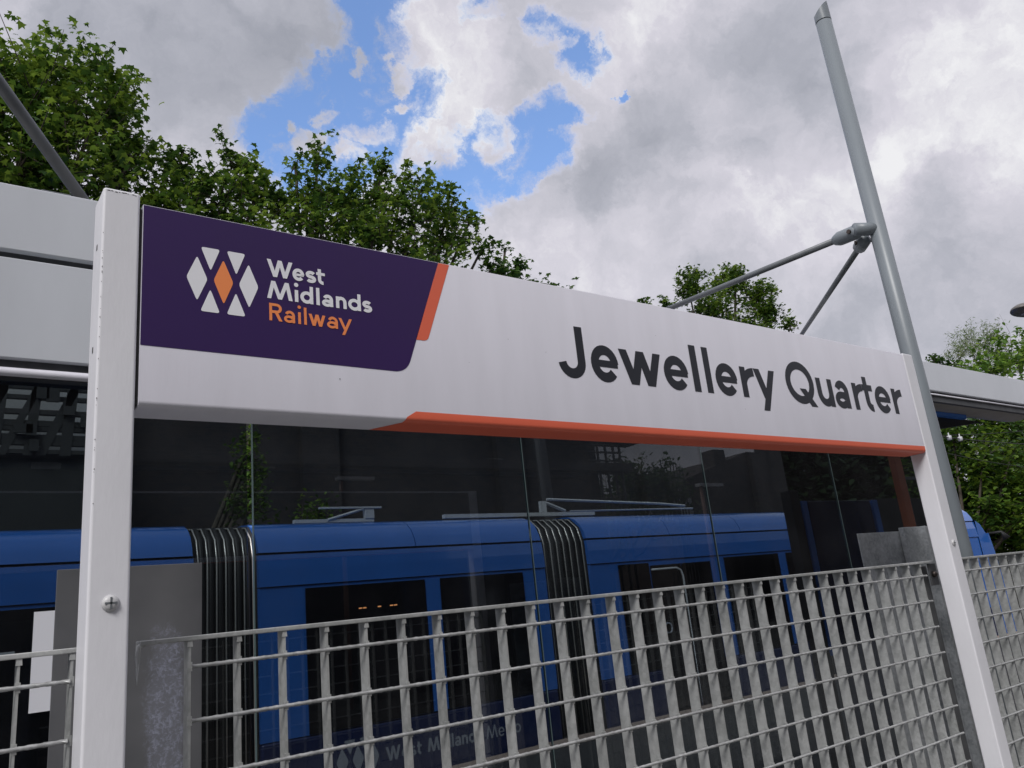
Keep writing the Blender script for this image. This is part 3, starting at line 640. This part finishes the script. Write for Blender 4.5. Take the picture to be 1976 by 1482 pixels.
# canopy slab with a soft rounded far edge
cp = [(1.6737, 1.8047), (1.6737, 1.5403), (1.70, 1.5315), (1.846, 1.5315), (1.853, 1.517), (2.0793, 1.508), (2.174, 1.5228), (2.218, 1.5666), (2.2326, 1.6396), (2.196, 1.7563), (2.138, 1.8047)]
c = sh_.part('canopy', MB().sweep([(y, z_(z)) for y, z in cp], CX0, CX1 - .01), M_SOFF); c.data.shade_smooth(); c.modifiers.new('e', 'EDGE_SPLIT').split_angle = math.radians(38)
sh_.part('gutter_bead', MB().tube([(6.72, 1.6446, z_(1.514)), (CX1, 1.6446, z_(1.514))], .008, 8), M_SIGN, smooth=True)
sh_.part('gutter', MB().box(6.72, CX1, 1.653, 1.758, z_(1.499), z_(1.527)), M_DGREY)
# dark bracket under the canopy end
tri = MB(); A_, B_, C__ = (7.418, z_(1.4934)), (9.097, z_(1.4642)), (7.418, z_(1.26))
tri.add([(x, 2.108, z) for x, z in (A_, B_, C__)] + [(x, 2.181, z) for x, z in (A_, B_, C__)], [(0, 1, 2), (5, 4, 3), (0, 3, 4, 1), (1, 4, 5, 2), (2, 5, 3, 0)])
sh_.part('bracket', tri, M_MATTBLK)
sh_.part('blue_panel', MB().box(7.6, 8.6, 2.05, 2.10, z_(1.462), z_(1.505)), mat('light_blue_paint', (.05, .22, .75), .4))
sh_.part('roof_clamp', MB().box(-.259, -.1425, 1.729, 1.875, z_(1.8047), z_(1.892)), M_STRUT, bevel=.006)
# rust red column and slim frame inside the shelter
q0 = at(1733, 890, 2.0); mb = MB().box(q0[0] - .06, q0[0] + .06, 2.0, 2.06, 0, z_(1.45))
tag(mb.build('steel_column', M_STEELR, bevel=.004), 'rust red steel column just inside the right end of the shelter glass', 'column')
q1 = at(1745, 925, 2.3); mb = MB().box(q1[0], q1[0] + .03, 2.3, 2.33, 0, q1[2]); mb.box(q1[0], q1[0] + .8, 2.3, 2.33, q1[2], q1[2] + .03)
tag(mb.build('timetable_frame', M_STRUT), 'thin grey empty frame beside the rust red column inside the shelter', 'frame')
# paper notice taped to the glass
n0 = at(66, 1181, 1.69); n1 = at(56, 1377, 1.69)
tag(MB().box(n0[0], n0[0] + .21, 1.690, 1.692, n1[2], n0[2]).build('paper_notice', M_PAPER), 'plain white paper notice on the glass at the far left', 'notice')

# blue information board standing on the platform beyond the glass
ib = Thing('information_board', (at(1620, 1000, 2.6)[0], 2.6, 0), 'navy information board with bright blue edges, dimly seen through the right of the glass', 'information board')
def strip(u0, u1, v0, v1, Y, t=.03):
    a = at((u0 + u1) / 2, v0, Y); b = at((u0 + u1) / 2, v1, Y); l = at(u0, (v0 + v1) / 2, Y)[0]; r_ = at(u1, (v0 + v1) / 2, Y)[0]
    return l, r_, a[2], b[2]
l, r_, zt, zb = strip(1567, 1688, 966, 1056, 2.6); ib.part('panel', MB().box(l, r_, 2.60, 2.66, .2, zt), M_TSKIRT, bevel=.004)
for u in (1553, 1690):
    l2_, r2_, zz, _ = strip(u, u + 10, 966, 1050, 2.6); ib.part('edge_strip', MB().box(l2_, r2_, 2.59, 2.68, .9, zt), mat('light_blue_paint', (.05, .22, .75), .4), bevel=.003)
l4_, r4_, z4, z4b = strip(1703, 1800, 975, 1060, 2.9); ib.part('case', MB().box(l4_, r4_, 2.9, 3.0, .2, z4 + .08), M_MATTBLK, bevel=.004, label='added dark case')  # dark box added to hide the bright tram end behind it
l3_, r3_, zz, _ = strip(1534, 1551, 960, 1050, 2.6); ib.part('post', MB().box(l3_, r3_, 2.6, 2.7, 0, zt + .1), M_MATTBLK, bevel=.004)

# ------------------------------------------------------------------ masts with struts
PX, PY = 3.594, .135
def mast(x, y, label, top_z, struts, lug):
    t = Thing('canopy_mast', (x, y, 0), label, 'mast', 'grey masts that hold up the canopy')
    R0 = .0465; lean = -.0275
    def pt(z): return Vector((x + lean * (z - z_(0)), y, z))
    zt = top_z
    t.part('tube', MB().tube([pt(0), pt(zt - .13)], [R0, R0 * .95], 32), M_POLE, smooth=True)
    # slanted cap: cylinder cut obliquely
    mb = MB(); n = 32; c0 = pt(zt - .125); ax = (pt(1) - pt(0)).normalized(); V = []; Rr = R0 * .97
    for k in range(n):
        a = 2 * math.pi * k / n; V.append(c0 + Vector((Rr * math.cos(a), Rr * math.sin(a), 0)))
    for k in range(n):
        a = 2 * math.pi * k / n; s_ = .5 + .5 * (math.cos(a) * .80 - math.sin(a) * .59) ; s_ = max(0, min(1, s_))
        V.append(c0 + Vector((Rr * math.cos(a) * .98, Rr * math.sin(a) * .98, 0)) + ax * (.045 + .085 * s_ ** .8))
    mb.add(V, [(k, (k + 1) % n, n + (k + 1) % n, n + k) for k in range(n)] + [tuple(range(n, 2 * n)), tuple(range(n))[::-1]])
    cpo = t.part('cap', mb, M_POLE); cpo.data.shade_smooth(); cpo.modifiers.new('e', 'EDGE_SPLIT').split_angle = math.radians(50)
    t.part('seam', MB().tube([pt(zt - .132), pt(zt - .124)], R0 * .90, 32), M_MATTBLK, smooth=True)
    for (p, q, rad) in struts:
        p, q = Vector(p), Vector(q); d = (q - p).normalized()
        s = t.part('strut', MB().tube([p + d * .12, q], rad, 16), M_STRUT, smooth=True)
        # fork end: flattened sleeve with a bolt through it
        t.part('fork', MB().tube([p - d * .012, p + d * .004, p + d * .02, p + d * .125, p + d * .16, p + d * .168], [rad * 1.1, rad * 2.0, rad * 2.2, rad * 2.2, rad * 1.5, rad * 1.0], 12), M_POLE, s, smooth=True)
        side = d.cross(Vector((0, 0, 1))).normalized(); bb = p + d * .025
        t.part('bolt', MB().tube([bb - side * rad * 2.7, bb + side * rad * 2.7], rad * .7, 6), M_BOLT, s)
    if lug:
        c = Vector(lug); d = (c - pt(c.z)).normalized(); 
        t.part('lug', MB().tube([pt(c.z) , c], [.036, .036], 20), M_POLE, smooth=True)
    return t
tip = at(1592, -1, PY)
lugz = at(1672, 445, PY)[2]
lc = Vector(at(1649, 443, .20)); 
s1 = Vector(at(1656, 446, .20)); s1e = Vector(at(1290, 596, 1.85)); s1e = s1e + (s1e - s1).normalized() * .25
s2 = Vector(at(1668, 463, .22)); s2e = Vector(at(1549, 642, 1.85)); s2e = s2e + (s2e - s2).normalized() * .2
mast(PX, PY, 'tall grey tubular mast with two struts, rising behind the right sign post', tip[2] - .075, [(s1, s1e, .0185), (s2, s2e, .0175)], lc)
q0, q1 = Vector(at(157, 382, 1.82)), Vector(at(0, 162, 1.62)); dd = (q1 - q0)
lugL = q0 + dd * 2.9
lm = mast(lugL.x - .12, lugL.y - .15, 'grey mast with a slanting strut just outside the left edge', z_(4.2), [(lugL, q0 - dd * .1, .026)], lugL)

# ------------------------------------------------------------------ lamp head at the right edge, overhead wires
lt = Thing('platform_lamp', (at(2010, 600, 3.0)[0], 3.0, 0), 'grey oval platform lamp head at the right edge above the canopy', 'lamp')
lc_ = at(1984, 600, 3.0)
hd = MB(); V = []; F = []; n = 24
for (rr, zz) in ((.02, .105), (.10, .10), (.20, .072), (.27, .03), (.29, 0.0), (.285, -.012), (.23, -.03), (.02, -.038)):
    for k in range(n): a = 2 * math.pi * k / n; V.append((lc_[0] + rr * 1.5 * math.cos(a), lc_[1] + rr * .8 * math.sin(a), lc_[2] + zz * 1.15))
for i in range(7):
    for k in range(n): F.append((i * n + k, i * n + (k + 1) % n, i * n + n + (k + 1) % n, i * n + n + k))
hd.add(V, F); lt.part('lamp_head', hd, mat('lamp_grey_brown', (.15, .14, .13), .45), smooth=True)
lt.part('lens', MB().tube([(lc_[0], lc_[1], lc_[2] - .045), (lc_[0], lc_[1], lc_[2] - .02)], [.1, .16], 20), M_SOFF, smooth=True)
lt.part('pole', MB().tube([(lc_[0] + .5, lc_[1], 0), (lc_[0] + .5, lc_[1], lc_[2] - .2), (lc_[0] + .3, lc_[1], lc_[2] + .02)], .04, 12), M_POLE, smooth=True)
def wire(name, a, b, sag, r, lab):
    a, b = Vector(a), Vector(b); pts = [a.lerp(b, t) - Vector((0, 0, sag * 4 * t * (1 - t))) for t in np.linspace(0, 1, 14)]
    return tag(MB().tube(pts, r, 5).build(name, M_MATTBLK, smooth=True), lab, 'overhead wire')
wire('overhead_wire', at(1650, 820, 8.0), at(2050, 860, 8.0), .1, .014, 'uppermost black overhead wire under the right canopy end, carrying the white insulators')
wire('overhead_wire', at(1650, 838, 8.6), at(2050, 822, 8.6), .15, .010, 'black overhead wire that rises to the right above the insulators')
wire('overhead_wire', at(1700, 838, 7.6), at(2050, 905, 7.6), .2, .009, 'lowest thin black overhead wire sagging below the insulators')
for u, v, lab in ((1832, 845, 'left one of two white insulators hanging from the overhead wire'), (1853, 847, 'right one of two white insulators hanging from the overhead wire')):
    p = Vector(at(u, v, 8.0)); mb = MB().tube([p + Vector((0, 0, .14)), p + Vector((0, 0, .07)), p + Vector((0, 0, .055)), p + Vector((0, 0, -.055)), p + Vector((0, 0, -.07))], [.015, .015, .06, .06, .015], 10)
    tag(mb.build('insulator', M_TWHITE, smooth=True), lab, 'insulator')

# lettering on the tram skirt
t0 = at(745, 1462, TY); sc = 1.0
a0 = at(745, 1440, TY)[0]; a1 = at(1020, 1395, TY)[0]; wtot = 1.9
bz = z_(-1.44); cp_ = .14; xh_ = .098; ws = .026
def layout(word, x, sc):
    Wd = dict(W=.245, e=.12, s=.105, t=.085, M=.22, i=.04, d=.125, l=.034, a=.115, n=.11, r=.07, o=.125)
    out = []
    for c in word:
        if c == ' ': x += .075 * sc; continue
        w_ = Wd[c] * sc; out.append((c, x, x + w_)); x += w_ + .018 * sc
    return out, x
s_l, xe = layout('West Midlands', t0[0], .72)
o = tram.part('lettering', lettering(s_l, bz, xh_, cp_, ws, TY - .002, 0), M_TGREY)
s_l, xe2 = layout('Metro', xe + .05, .72)
tram.part('lettering', lettering(s_l, bz, xh_, cp_, ws * .7, TY - .002, 0), M_TGREY)
for P, m in logo:
    P2 = [((x + .07) * 3.1 + t0[0] - .32, (z - .745) * 2.6 + bz + .08) for x, z in P]
    tram.part('logo_lozenge', polyprint(roundpoly(P2, .02), TY - .002), M_TGREY)

# ------------------------------------------------------------------ retaining wall and lattice screen beyond the track
M_BRICK = bpy.data.materials.new('blue_engineering_brick'); M_BRICK.use_nodes = True
t = M_BRICK.node_tree; b = t.nodes['Principled BSDF']; br = t.nodes.new('ShaderNodeTexBrick'); tcn = t.nodes.new('ShaderNodeTexCoord'); mp = t.nodes.new('ShaderNodeMapping'); mp.inputs['Rotation'].default_value = (math.radians(90), 0, 0)
t.links.new(tcn.outputs['Object'], mp.inputs[0]); t.links.new(mp.outputs[0], br.inputs['Vector']); br.inputs['Scale'].default_value = 4.4
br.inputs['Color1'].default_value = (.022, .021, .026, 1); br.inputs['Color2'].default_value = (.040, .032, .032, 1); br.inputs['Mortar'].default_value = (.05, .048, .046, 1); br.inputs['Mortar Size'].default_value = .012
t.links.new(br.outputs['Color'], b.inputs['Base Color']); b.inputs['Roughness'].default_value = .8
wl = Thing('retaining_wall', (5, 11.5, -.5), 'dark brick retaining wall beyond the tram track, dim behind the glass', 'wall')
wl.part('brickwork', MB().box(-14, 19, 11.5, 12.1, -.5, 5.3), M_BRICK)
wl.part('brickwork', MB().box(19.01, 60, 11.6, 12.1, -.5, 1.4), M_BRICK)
wl.part('parapet', MB().box(-14, 19, 11.42, 12.15, 5.3, 5.5), M_ASPH)
for i in range(8): wl.part('pier', MB().box(-12 + i * 4.2, -11.3 + i * 4.2, 11.35, 11.5, -.5, 5.3), M_BRICK)
backing = Thing('sky_backing', (-.4, 10.6, -.5), 'pale added hut wall glimpsed through the dark lattice at the upper left of the glass', 'backing')
a = at(-60, 700, 10.9); b_ = at(200, 880, 10.9)
backing.part('wall', MB().box(a[0] - 1.2, b_[0], 10.9, 11.3, -.5, a[2] + .6), mat('pale_sky_backing', (.5, .5, .5), .8, var=.1))  # pale wall added in place of the bright sky behind the lattice
lat = Thing('lattice_screen', (-.4, 10.3, -.5), 'dark steel lattice screen behind the glass at the upper left, with pale gaps', 'screen')
zT = at(60, 715, 10.3)[2]; xa = at(-80, 760, 10.3)[0] - .6; xb = at(185, 760, 10.3)[0]
lat.part('back_sheet', MB().box(xa, xb, 10.34, 10.36, -.5, at(80, 875, 10.3)[2]), M_LATT)
vv = [712, 728, 745, 768, 795, 816, 828, 843, 852, 872]
for i in range(0, len(vv)):
    zz = at(80, vv[i], 10.3)[2]; lat.part('slat', MB().box(xa, xb, 10.25, 10.33, zz - .035 - .012 * (i % 3), zz + .02), M_LATT)
uu = np.arange(-70, 190, 34)
for i, u in enumerate(uu):
    w_ = .10 + .08 * RS.rand(); xx = at(u, 780, 10.28)[0]; zb_ = at(80, 880, 10.28)[2]; sk = .5 * (i % 2) + .1
    lat.part('slat', MB().add([(xx - sk, 10.24, zb_), (xx - sk + w_, 10.24, zb_), (xx + w_, 10.24, zT + .3), (xx, 10.24, zT + .3)], [(0, 1, 2, 3)]), M_LATT)
for i in range(7):
    p = at(RS.uniform(-20, 170), RS.uniform(720, 870), 10.2); w_ = RS.uniform(.04, .12); h = RS.uniform(.04, .1)
    lat.part('slat', MB().box(p[0] - w_, p[0] + w_, 10.18, 10.22, p[2] - h, p[2] + h), M_LATT)

# ------------------------------------------------------------------ what stands behind the camera and shows in the glass
def mir(u, v, d):                       # point d metres behind the glass as reflected
    p = at(u, v, GY + d); return (p[0], GY - d, p[2])
bA = Thing('office_building', (-8, -16, -.5), 'dark multi storey building reflected in the left half of the glass, with a scaffolded end', 'building')
xe = mir(1150, 880, 18)[0]
bA.part('wall', MB().box(-40, xe, -22, GY - 18, -.5, 14), mat('dark_cladding', (.045, .045, .05), .5, var=.2, vscale=1))
for k, v in enumerate((850, 905)):
    zc = mir(1100, v, 18)[2]; bA.part('slab', MB().box(-40, xe + .9 - .5 * k + .6, GY - 17.9, GY - 17.2, zc - .2, zc + .1), mat('dark_slab', (.07, .07, .072), .7))
zc = mir(760, 893, 17.5)[2]
bA.part('blue_band', MB().box(-40, xe - .6, GY - 17.9, GY - 17.7, zc - .28, zc + .25), mat('band_navy', (.03, .06, .13), .5))
for u in (90, 510, 650, 766, 872, 958):
    p = mir(u, 893, 17.6); bA.part('window', MB().box(p[0] - .3, p[0] + .3, GY - 17.7, GY - 17.6, p[2] - .14, p[2] + .14), mat('pale_window', (.6, .63, .66), .4))
for u in (1150, 1165, 1180, 1192):
    p = mir(u, 850, 17.3); bA.part('scaffold_pole', MB().tube([(p[0], p[1], -.5), (p[0], p[1], p[2] + .4 - .002 * abs(u - 1150))], .05, 6), M_DGREY, smooth=True)
for v in (858, 872, 888):
    p = mir(1135, v, 17.25); q = mir(1195, v + 2, 17.25); bA.part('scaffold_pole', MB().tube([p, q], .04, 6), M_DGREY, smooth=True)
hB = Thing('brick_house', (24, -26, -.5), 'gabled house with a chimney on the skyline, reflected in the right of the glass', 'house')
D = 26; e0 = mir(1300, 935, D); rd = mir(1440, 872, D); e1 = mir(1500, 930, D)
gb = MB(); yb = GY - D
gb.add([(e0[0], yb, -.5), (e1[0] + 4, yb, -.5), (e1[0] + 4, yb, rd[2]), (rd[0], yb, rd[2]), (e0[0], yb, e0[2])] + [(e0[0], yb - 8, -.5), (e1[0] + 4, yb - 8, -.5), (e1[0] + 4, yb - 8, rd[2]), (rd[0], yb - 8, rd[2]), (e0[0], yb - 8, e0[2])],
       [(0, 1, 2, 3, 4), (9, 8, 7, 6, 5), (0, 4, 9, 5), (1, 6, 7, 2), (2, 7, 8, 3), (3, 8, 9, 4)])
hB.part('wall', gb, mat('dim_brick', (.07, .055, .05), .8, var=.3, vscale=2))
c0 = mir(1391, 880, D); hB.part('chimney', MB().box(c0[0] - .5, c0[0] + .5, yb - 1, yb - .1, c0[2] - 3, c0[2] + .4), mat('dim_brick', (0, 0, 0)))
for u, v in ((1290, 985), (1310, 960), (1330, 975), (1250, 985)):
    p = mir(u, v, D - .3); hB.part('window', MB().box(p[0] - .5, p[0] + .5, yb + .02, yb + .1, p[2] - .5, p[2] + .5), mat('pale_window', (0, 0, 0)))
dT = mir(1456, 875, 14); bC = Thing('tree_mass_block', (dT[0] + 8, GY - 18, -.5), 'tall dark block added for the trees reflected at the right end of the glass', 'building')
wf = [(dT[0], GY - 14), (dT[0] + 40, GY - 14), (dT[0] + 58, GY - 26), (dT[0] + 20, GY - 26)]
bC.part('wall', MB().add([(x, y, z) for z in (-.5, dT[2] + 2.2) for x, y in wf], [(3, 2, 1, 0), (4, 5, 6, 7), (0, 1, 5, 4), (1, 2, 6, 5), (2, 3, 7, 6), (3, 0, 4, 7)]), mat('dim_brick', (0, 0, 0)))  # plain block added where a dark mass of trees is reflected
for i in range(9):
    u = 1268 + i * 6; p = mir(u, 895 + RS.uniform(-8, 8), 24); w_ = tag(MB().tube([(p[0], p[1], -.5), (p[0], p[1], p[2])], .035, 5).build('starter_bar', M_DGREY), 'steel starter bar sticking up on the building site reflected in the glass', 'steel bar', 'reinforcing bars on the building site')
for u, v, d, lab in ((1352, 937, 9, 'slim lamp post with two arms reflected near the middle right of the glass'), (658, 925, 12, 'lamp post with one arm reflected in the left of the glass')):
    p = Vector(mir(u, v, d)); T_ = Thing('street_lamp', (p.x, p.y, 0), lab, 'street lamp')
    T_.part('pole', MB().tube([(p.x, p.y, 0), (p.x, p.y, p.z)], [.06, .04], 10), mat('brown_pole', (.25, .15, .12), .5), smooth=True)
    T_.part('lamp_arm', MB().box(p.x - .1, p.x + .75, p.y - .08, p.y + .08, p.z - .02, p.z + .05), M_TWHITE)

# ------------------------------------------------------------------ trees
def mlobes(L_): return [(mir(u, v, d), r_) for u, v, d, r_ in L_]
LM = [leafmat('maple_leaves', (.014, .040, .009), (.045, .105, .016), (.14, .23, .028)),
      leafmat('maple_leaves_bright', (.030, .080, .012), (.075, .17, .022), (.17, .29, .04)),
      leafmat('maple_leaves_dark', (.012, .036, .010), (.030, .080, .016), (.075, .15, .028)),
      leafmat('willow_leaves', (.07, .12, .05), (.13, .19, .08), (.22, .28, .12))]
def leaf_shape(kind):
    if kind == 'maple':       # five lobes
        P = [(0, 0), (.22, .02), (.50, -.06), (.40, .22), (.56, .52), (.26, .46), (0, 1.0), (-.26, .46), (-.56, .52), (-.40, .22), (-.50, -.06), (-.22, .02)]
        z = [0, .02, -.10, .03, -.10, .04, -.16, .04, -.10, .03, -.10, .02]
        return np.array([(x, y, q) for (x, y), q in zip(P, z)])
    if kind == 'oval': return np.array([(0, 0, 0), (.26, .3, .05), (.24, .65, .02), (0, 1, -.12), (-.24, .65, .02), (-.26, .3, .05)])
    return np.array([(0, 0, 0), (.10, .4, .02), (0, 1, -.08), (-.10, .4, .02)])
def crown_mesh(name, pos, size, m, kind, rs, up=.55):
    base = leaf_shape(kind); k = len(base); n = len(pos)
    nrm = rs.normal(size=(n, 3)); nrm /= np.linalg.norm(nrm, axis=1)[:, None]; nrm[:, 2] = np.abs(nrm[:, 2]); nrm = nrm * (1 - up) + np.array([0, 0, 1]) * up; nrm /= np.linalg.norm(nrm, axis=1)[:, None]
    h = rs.normal(size=(n, 3)); h -= (h * nrm).sum(1)[:, None] * nrm; h /= np.linalg.norm(h, axis=1)[:, None]; h[:, 2] -= .35; h /= np.linalg.norm(h, axis=1)[:, None]
    s = np.cross(h, nrm); s /= np.linalg.norm(s, axis=1)[:, None]; nrm = np.cross(s, h)
    sz = size * rs.uniform(.6, 1.25, n)
    V = pos[:, None, :] + sz[:, None, None] * (base[None, :, 0, None] * s[:, None, :] + (base[None, :, 1, None] - .4) * h[:, None, :] + base[None, :, 2, None] * nrm[:, None, :])
    V = V.reshape(-1, 3); me = bpy.data.meshes.new(name)
    me.vertices.add(n * k); me.vertices.foreach_set('co', V.ravel().astype(np.float32))
    me.loops.add(n * k); me.loops.foreach_set('vertex_index', np.arange(n * k, dtype=np.int32))
    me.polygons.add(n); me.polygons.foreach_set('loop_start', np.arange(0, n * k, k, dtype=np.int32))
    me.materials.append(m); me.update(calc_edges=True); return me
def tree(name, base, lobes, twigs, per, leaf, m, kind, label, cat='tree', seed=1, twigl=1.0, group=None, trunk_r=.2, up=.55, spread=.10, topbias=.3, noleafcore=.25):
    """lobes: (centre, radius). Twigs grow out of each lobe and carry the leaves along their length."""
    rs = np.random.RandomState(seed); T_ = Thing(name, base, label, cat, group)
    wood = MB(); b0 = Vector(base); pos = []
    top = Vector(np.mean([l[0] for l in lobes], axis=0)); fork = b0.lerp(Vector((top.x, top.y, top.z)), .45)
    wood.tube([b0, b0.lerp(fork, .5) + Vector((.1, 0, 0)), fork], [trunk_r, trunk_r * .8, trunk_r * .65], 9)
    for c, R_ in lobes:
        c = np.array(c, float); cv = Vector(c); md = fork.lerp(cv, .5) + Vector((0, 0, -.12 * (cv - fork).length))
        wood.tube([fork, md, cv], [trunk_r * .42, trunk_r * .28, trunk_r * .14], 6, False)
        nt_ = int(twigs * R_ ** 2)
        for i in range(nt_):
            d = rs.normal(size=3); d /= np.linalg.norm(d); d[2] += topbias; d /= np.linalg.norm(d)
            a = c + d * R_ * rs.uniform(.05, .5) + rs.normal(size=3) * R_ * .12
            l_ = R_ * rs.uniform(.45, 1.0) * twigl; e_ = a + (d + rs.normal(size=3) * .28 + np.array([0, 0, .15])) * l_
            bend = (a + e_) / 2 + rs.normal(size=3) * .06 * R_
            if i % 3 == 0: wood.tube([Vector(c).lerp(Vector(a), .2), Vector(a), Vector(bend), Vector(e_)], [.02, .014, .010, .004], 3, False)
            k = max(3, int(per * rs.uniform(.6, 1.3))); t_ = rs.uniform(.12, 1.0, k)[:, None]
            p = (1 - t_) ** 2 * a + 2 * t_ * (1 - t_) * bend + t_ ** 2 * e_
            pos.append(p + rs.normal(size=(k, 3)) * spread * (1.15 - .5 * t_))
    pos = np.concatenate(pos)
    T_.part('trunk', wood, M_BARK, smooth=True)
    me = crown_mesh('crown', pos - np.array(base), leaf, m, kind, rs, up)
    o = bpy.data.objects.new('crown', me); COL.objects.link(o); o.parent = T_.e
    return len(pos)
def lob(L_): return [((tuple(at(u, v, Y))), r_) for u, v, Y, r_ in L_]
G = 'maple trees along the embankment'
cnt = 0
cnt += tree('maple_tree', (-1.5, 13.5, -.5), lob([(10, 165, 13, .85), (70, 175, 13.4, .7), (160, 160, 13, .75), (215, 180, 13.2, .62), (225, 240, 13, .6), (60, 230, 12.6, 1.2), (170, 260, 12.8, 1.0), (30, 340, 12.4, 1.2), (130, 350, 12.3, 1.1), (225, 350, 12.8, .8), (-120, 240, 13, 1.5), (-120, 420, 13, 1.6), (70, 450, 13, 1.3), (255, 300, 12.6, .38)]),
     60, 15, .13, LM[0], 'maple', 'tallest leafy maple at the upper left, behind the left strut', seed=3, group=G, trunk_r=.24)
cnt += tree('maple_tree', (1.2, 13.2, -.5), lob([(345, 330, 12.8, .50), (375, 370, 12.6, .55), (455, 330, 12.8, .55), (430, 390, 12.4, .75), (320, 400, 12.5, .5), (490, 390, 12.6, .6), (360, 470, 12.4, .9), (480, 480, 12.4, .9), (290, 420, 12.6, .55)]),
     80, 15, .125, LM[0], 'maple', 'smaller maple just right of the left sign post, rounded twin tops', seed=5, group=G)
cnt += tree('maple_tree', (4.2, 13, -.5), lob([(570, 320, 12.6, .28), (610, 310, 12.6, .36), (590, 385, 12.4, .60), (660, 390, 12.3, .60), (735, 335, 12.4, .36), (745, 390, 12.3, .50), (810, 370, 12.4, .42), (800, 430, 12.1, .65), (870, 400, 12.3, .40), (880, 455, 12.1, .55), (620, 450, 12, .8), (720, 460, 12, .8), (640, 540, 12.2, .9), (800, 540, 12.2, .9), (930, 480, 12.2, .28), (950, 515, 12.2, .32), (680, 350, 12.8, .35), (780, 345, 12.6, .3), (840, 400, 12.8, .5), (700, 420, 12.9, .7), (905, 430, 12.4, .3), (850, 480, 12.8, .6), (560, 420, 12.7, .6)]),
     88, 14, .122, LM[0], 'maple', 'broad green maple above the purple panel with tall sprigs', seed=8, group=G)
cnt += tree('maple_tree', (7.0, 13, -.5), lob([(975, 480, 12.4, .16), (1000, 520, 12.4, .30), (1030, 560, 12.3, .35), (1070, 553, 12.4, .13), (960, 560, 12.2, .6), (1080, 620, 12.5, .6)]),
     150, 13, .12, LM[2], 'maple', 'low dark maple tip sloping down to the sign, right of the broad maple', seed=11, group=G)
cnt += tree('maple_tree', (21, 16.5, -.5), lob([(1330, 560, 16.5, .70), (1400, 555, 16.5, .8), (1460, 575, 16.4, .8), (1370, 600, 16.2, .9), (1480, 610, 16.2, .75), (1420, 540, 16.6, .55), (1525, 630, 16.3, .35), (1285, 590, 16.4, .35), (1240, 590, 16.3, .28), (1490, 560, 16.4, .28), (1440, 660, 16.4, 1.2), (1340, 530, 16.5, .3), (1418, 522, 16.5, .22)]),
     105, 15, .135, LM[0], 'maple', 'round dark green tree behind the mast struts, standing alone above the sign', seed=13, group=G, twigl=.85)
cnt += tree('willow_tree', (50, 17, -.5), lob([(1875, 675, 17, 1.0), (1900, 665, 17.4, 1.0), (1925, 690, 17.2, 1.0), (1850, 695, 17, .8)]),
     40, 26, .24, LM[3], 'willow', 'feathery pale green tree above the right end of the canopy', seed=17, twigl=1.4, spread=.14)
cnt += tree('sycamore_tree', (52, 15, -.5), lob([(1960, 700, 15.5, 1.6), (1915, 720, 15, 1.1), (1870, 725, 15, .8), (2010, 680, 15, 1.8), (1975, 655, 16, .5)]),
     22, 16, .30, LM[1], 'oval', 'yellow green bushy tree at the right edge above the canopy', seed=19, spread=.2)
cnt += tree('shrub', (45, 17, -.5), lob([(1815, 702, 16.5, .40), (1800, 690, 16.5, .26), (1835, 708, 16.5, .4), (1790, 740, 16.5, .8)]),
     70, 14, .22, LM[2], 'oval', 'small dark clump of foliage just right of the mast, above the canopy', cat='shrub', seed=23)
cnt += tree('sycamore_tree', (33, 11.4, -.5), lob([(1850, 870, 11, 1.1), (1920, 850, 10.5, 1.4), (1990, 850, 10, 1.5), (1850, 960, 10.6, 1.2), (1930, 950, 10, 1.5), (2000, 960, 10, 1.5), (1880, 1040, 10.2, 1.2), (1960, 1050, 9.6, 1.5), (1800, 930, 11.3, 1.2), (1800, 1020, 11.2, 1.2)]),
     46, 22, .24, LM[0], 'oval', 'dense leafy tree filling the gap right of the mast, behind the tram nose', seed=29, spread=.16, up=.75)
cnt += tree('sycamore_tree', (24, 10.8, -.5), lob([(1895, 905, 9.2, .75), (1950, 880, 8.9, .8), (1985, 940, 8.5, .8), (1905, 990, 8.9, .6), (1960, 1010, 8.5, .75), (1840, 850, 9.8, .7)]),
     44, 20, .22, LM[0], 'oval', 'brighter layered foliage in front of the dense tree at the right edge', seed=31, spread=.15, up=.85, twigl=.9)
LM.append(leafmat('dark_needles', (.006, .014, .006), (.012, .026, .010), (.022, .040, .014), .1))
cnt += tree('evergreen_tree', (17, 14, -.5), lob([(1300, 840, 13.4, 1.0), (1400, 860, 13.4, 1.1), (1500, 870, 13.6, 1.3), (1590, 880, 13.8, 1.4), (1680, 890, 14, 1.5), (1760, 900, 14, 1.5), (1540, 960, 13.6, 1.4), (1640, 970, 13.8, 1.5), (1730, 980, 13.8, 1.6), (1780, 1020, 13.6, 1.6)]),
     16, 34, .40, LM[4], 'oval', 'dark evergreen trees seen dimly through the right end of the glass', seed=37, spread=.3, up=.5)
cnt += tree('maple_tree', (21, -21, -.5), mlobes([(1205, 925, 22, .9), (1235, 930, 22.5, 1.0), (1270, 935, 23, .9), (1220, 960, 22, 1.5), (1262, 965, 22, 1.6), (1300, 960, 23, 1.3), (1190, 985, 22, 1.5)]),
     16, 16, .28, LM[2], 'oval', 'dark tree on the reflected skyline between the scaffolded building and the house', seed=41, spread=.2)
cnt += tree('shrub', (.6, 10.3, -.5), lob([(482, 850, 9.9, .17), (480, 885, 9.9, .2), (482, 915, 9.9, .2), (482, 945, 9.8, .22), (484, 985, 9.7, .3), (610, 1000, 9.9, .25)]),
     340, 14, .09, LM[0], 'oval', 'leafy shrub against the brick wall, bright through the narrow gap between two glass panes', cat='shrub', seed=43)
print('leaves', cnt)
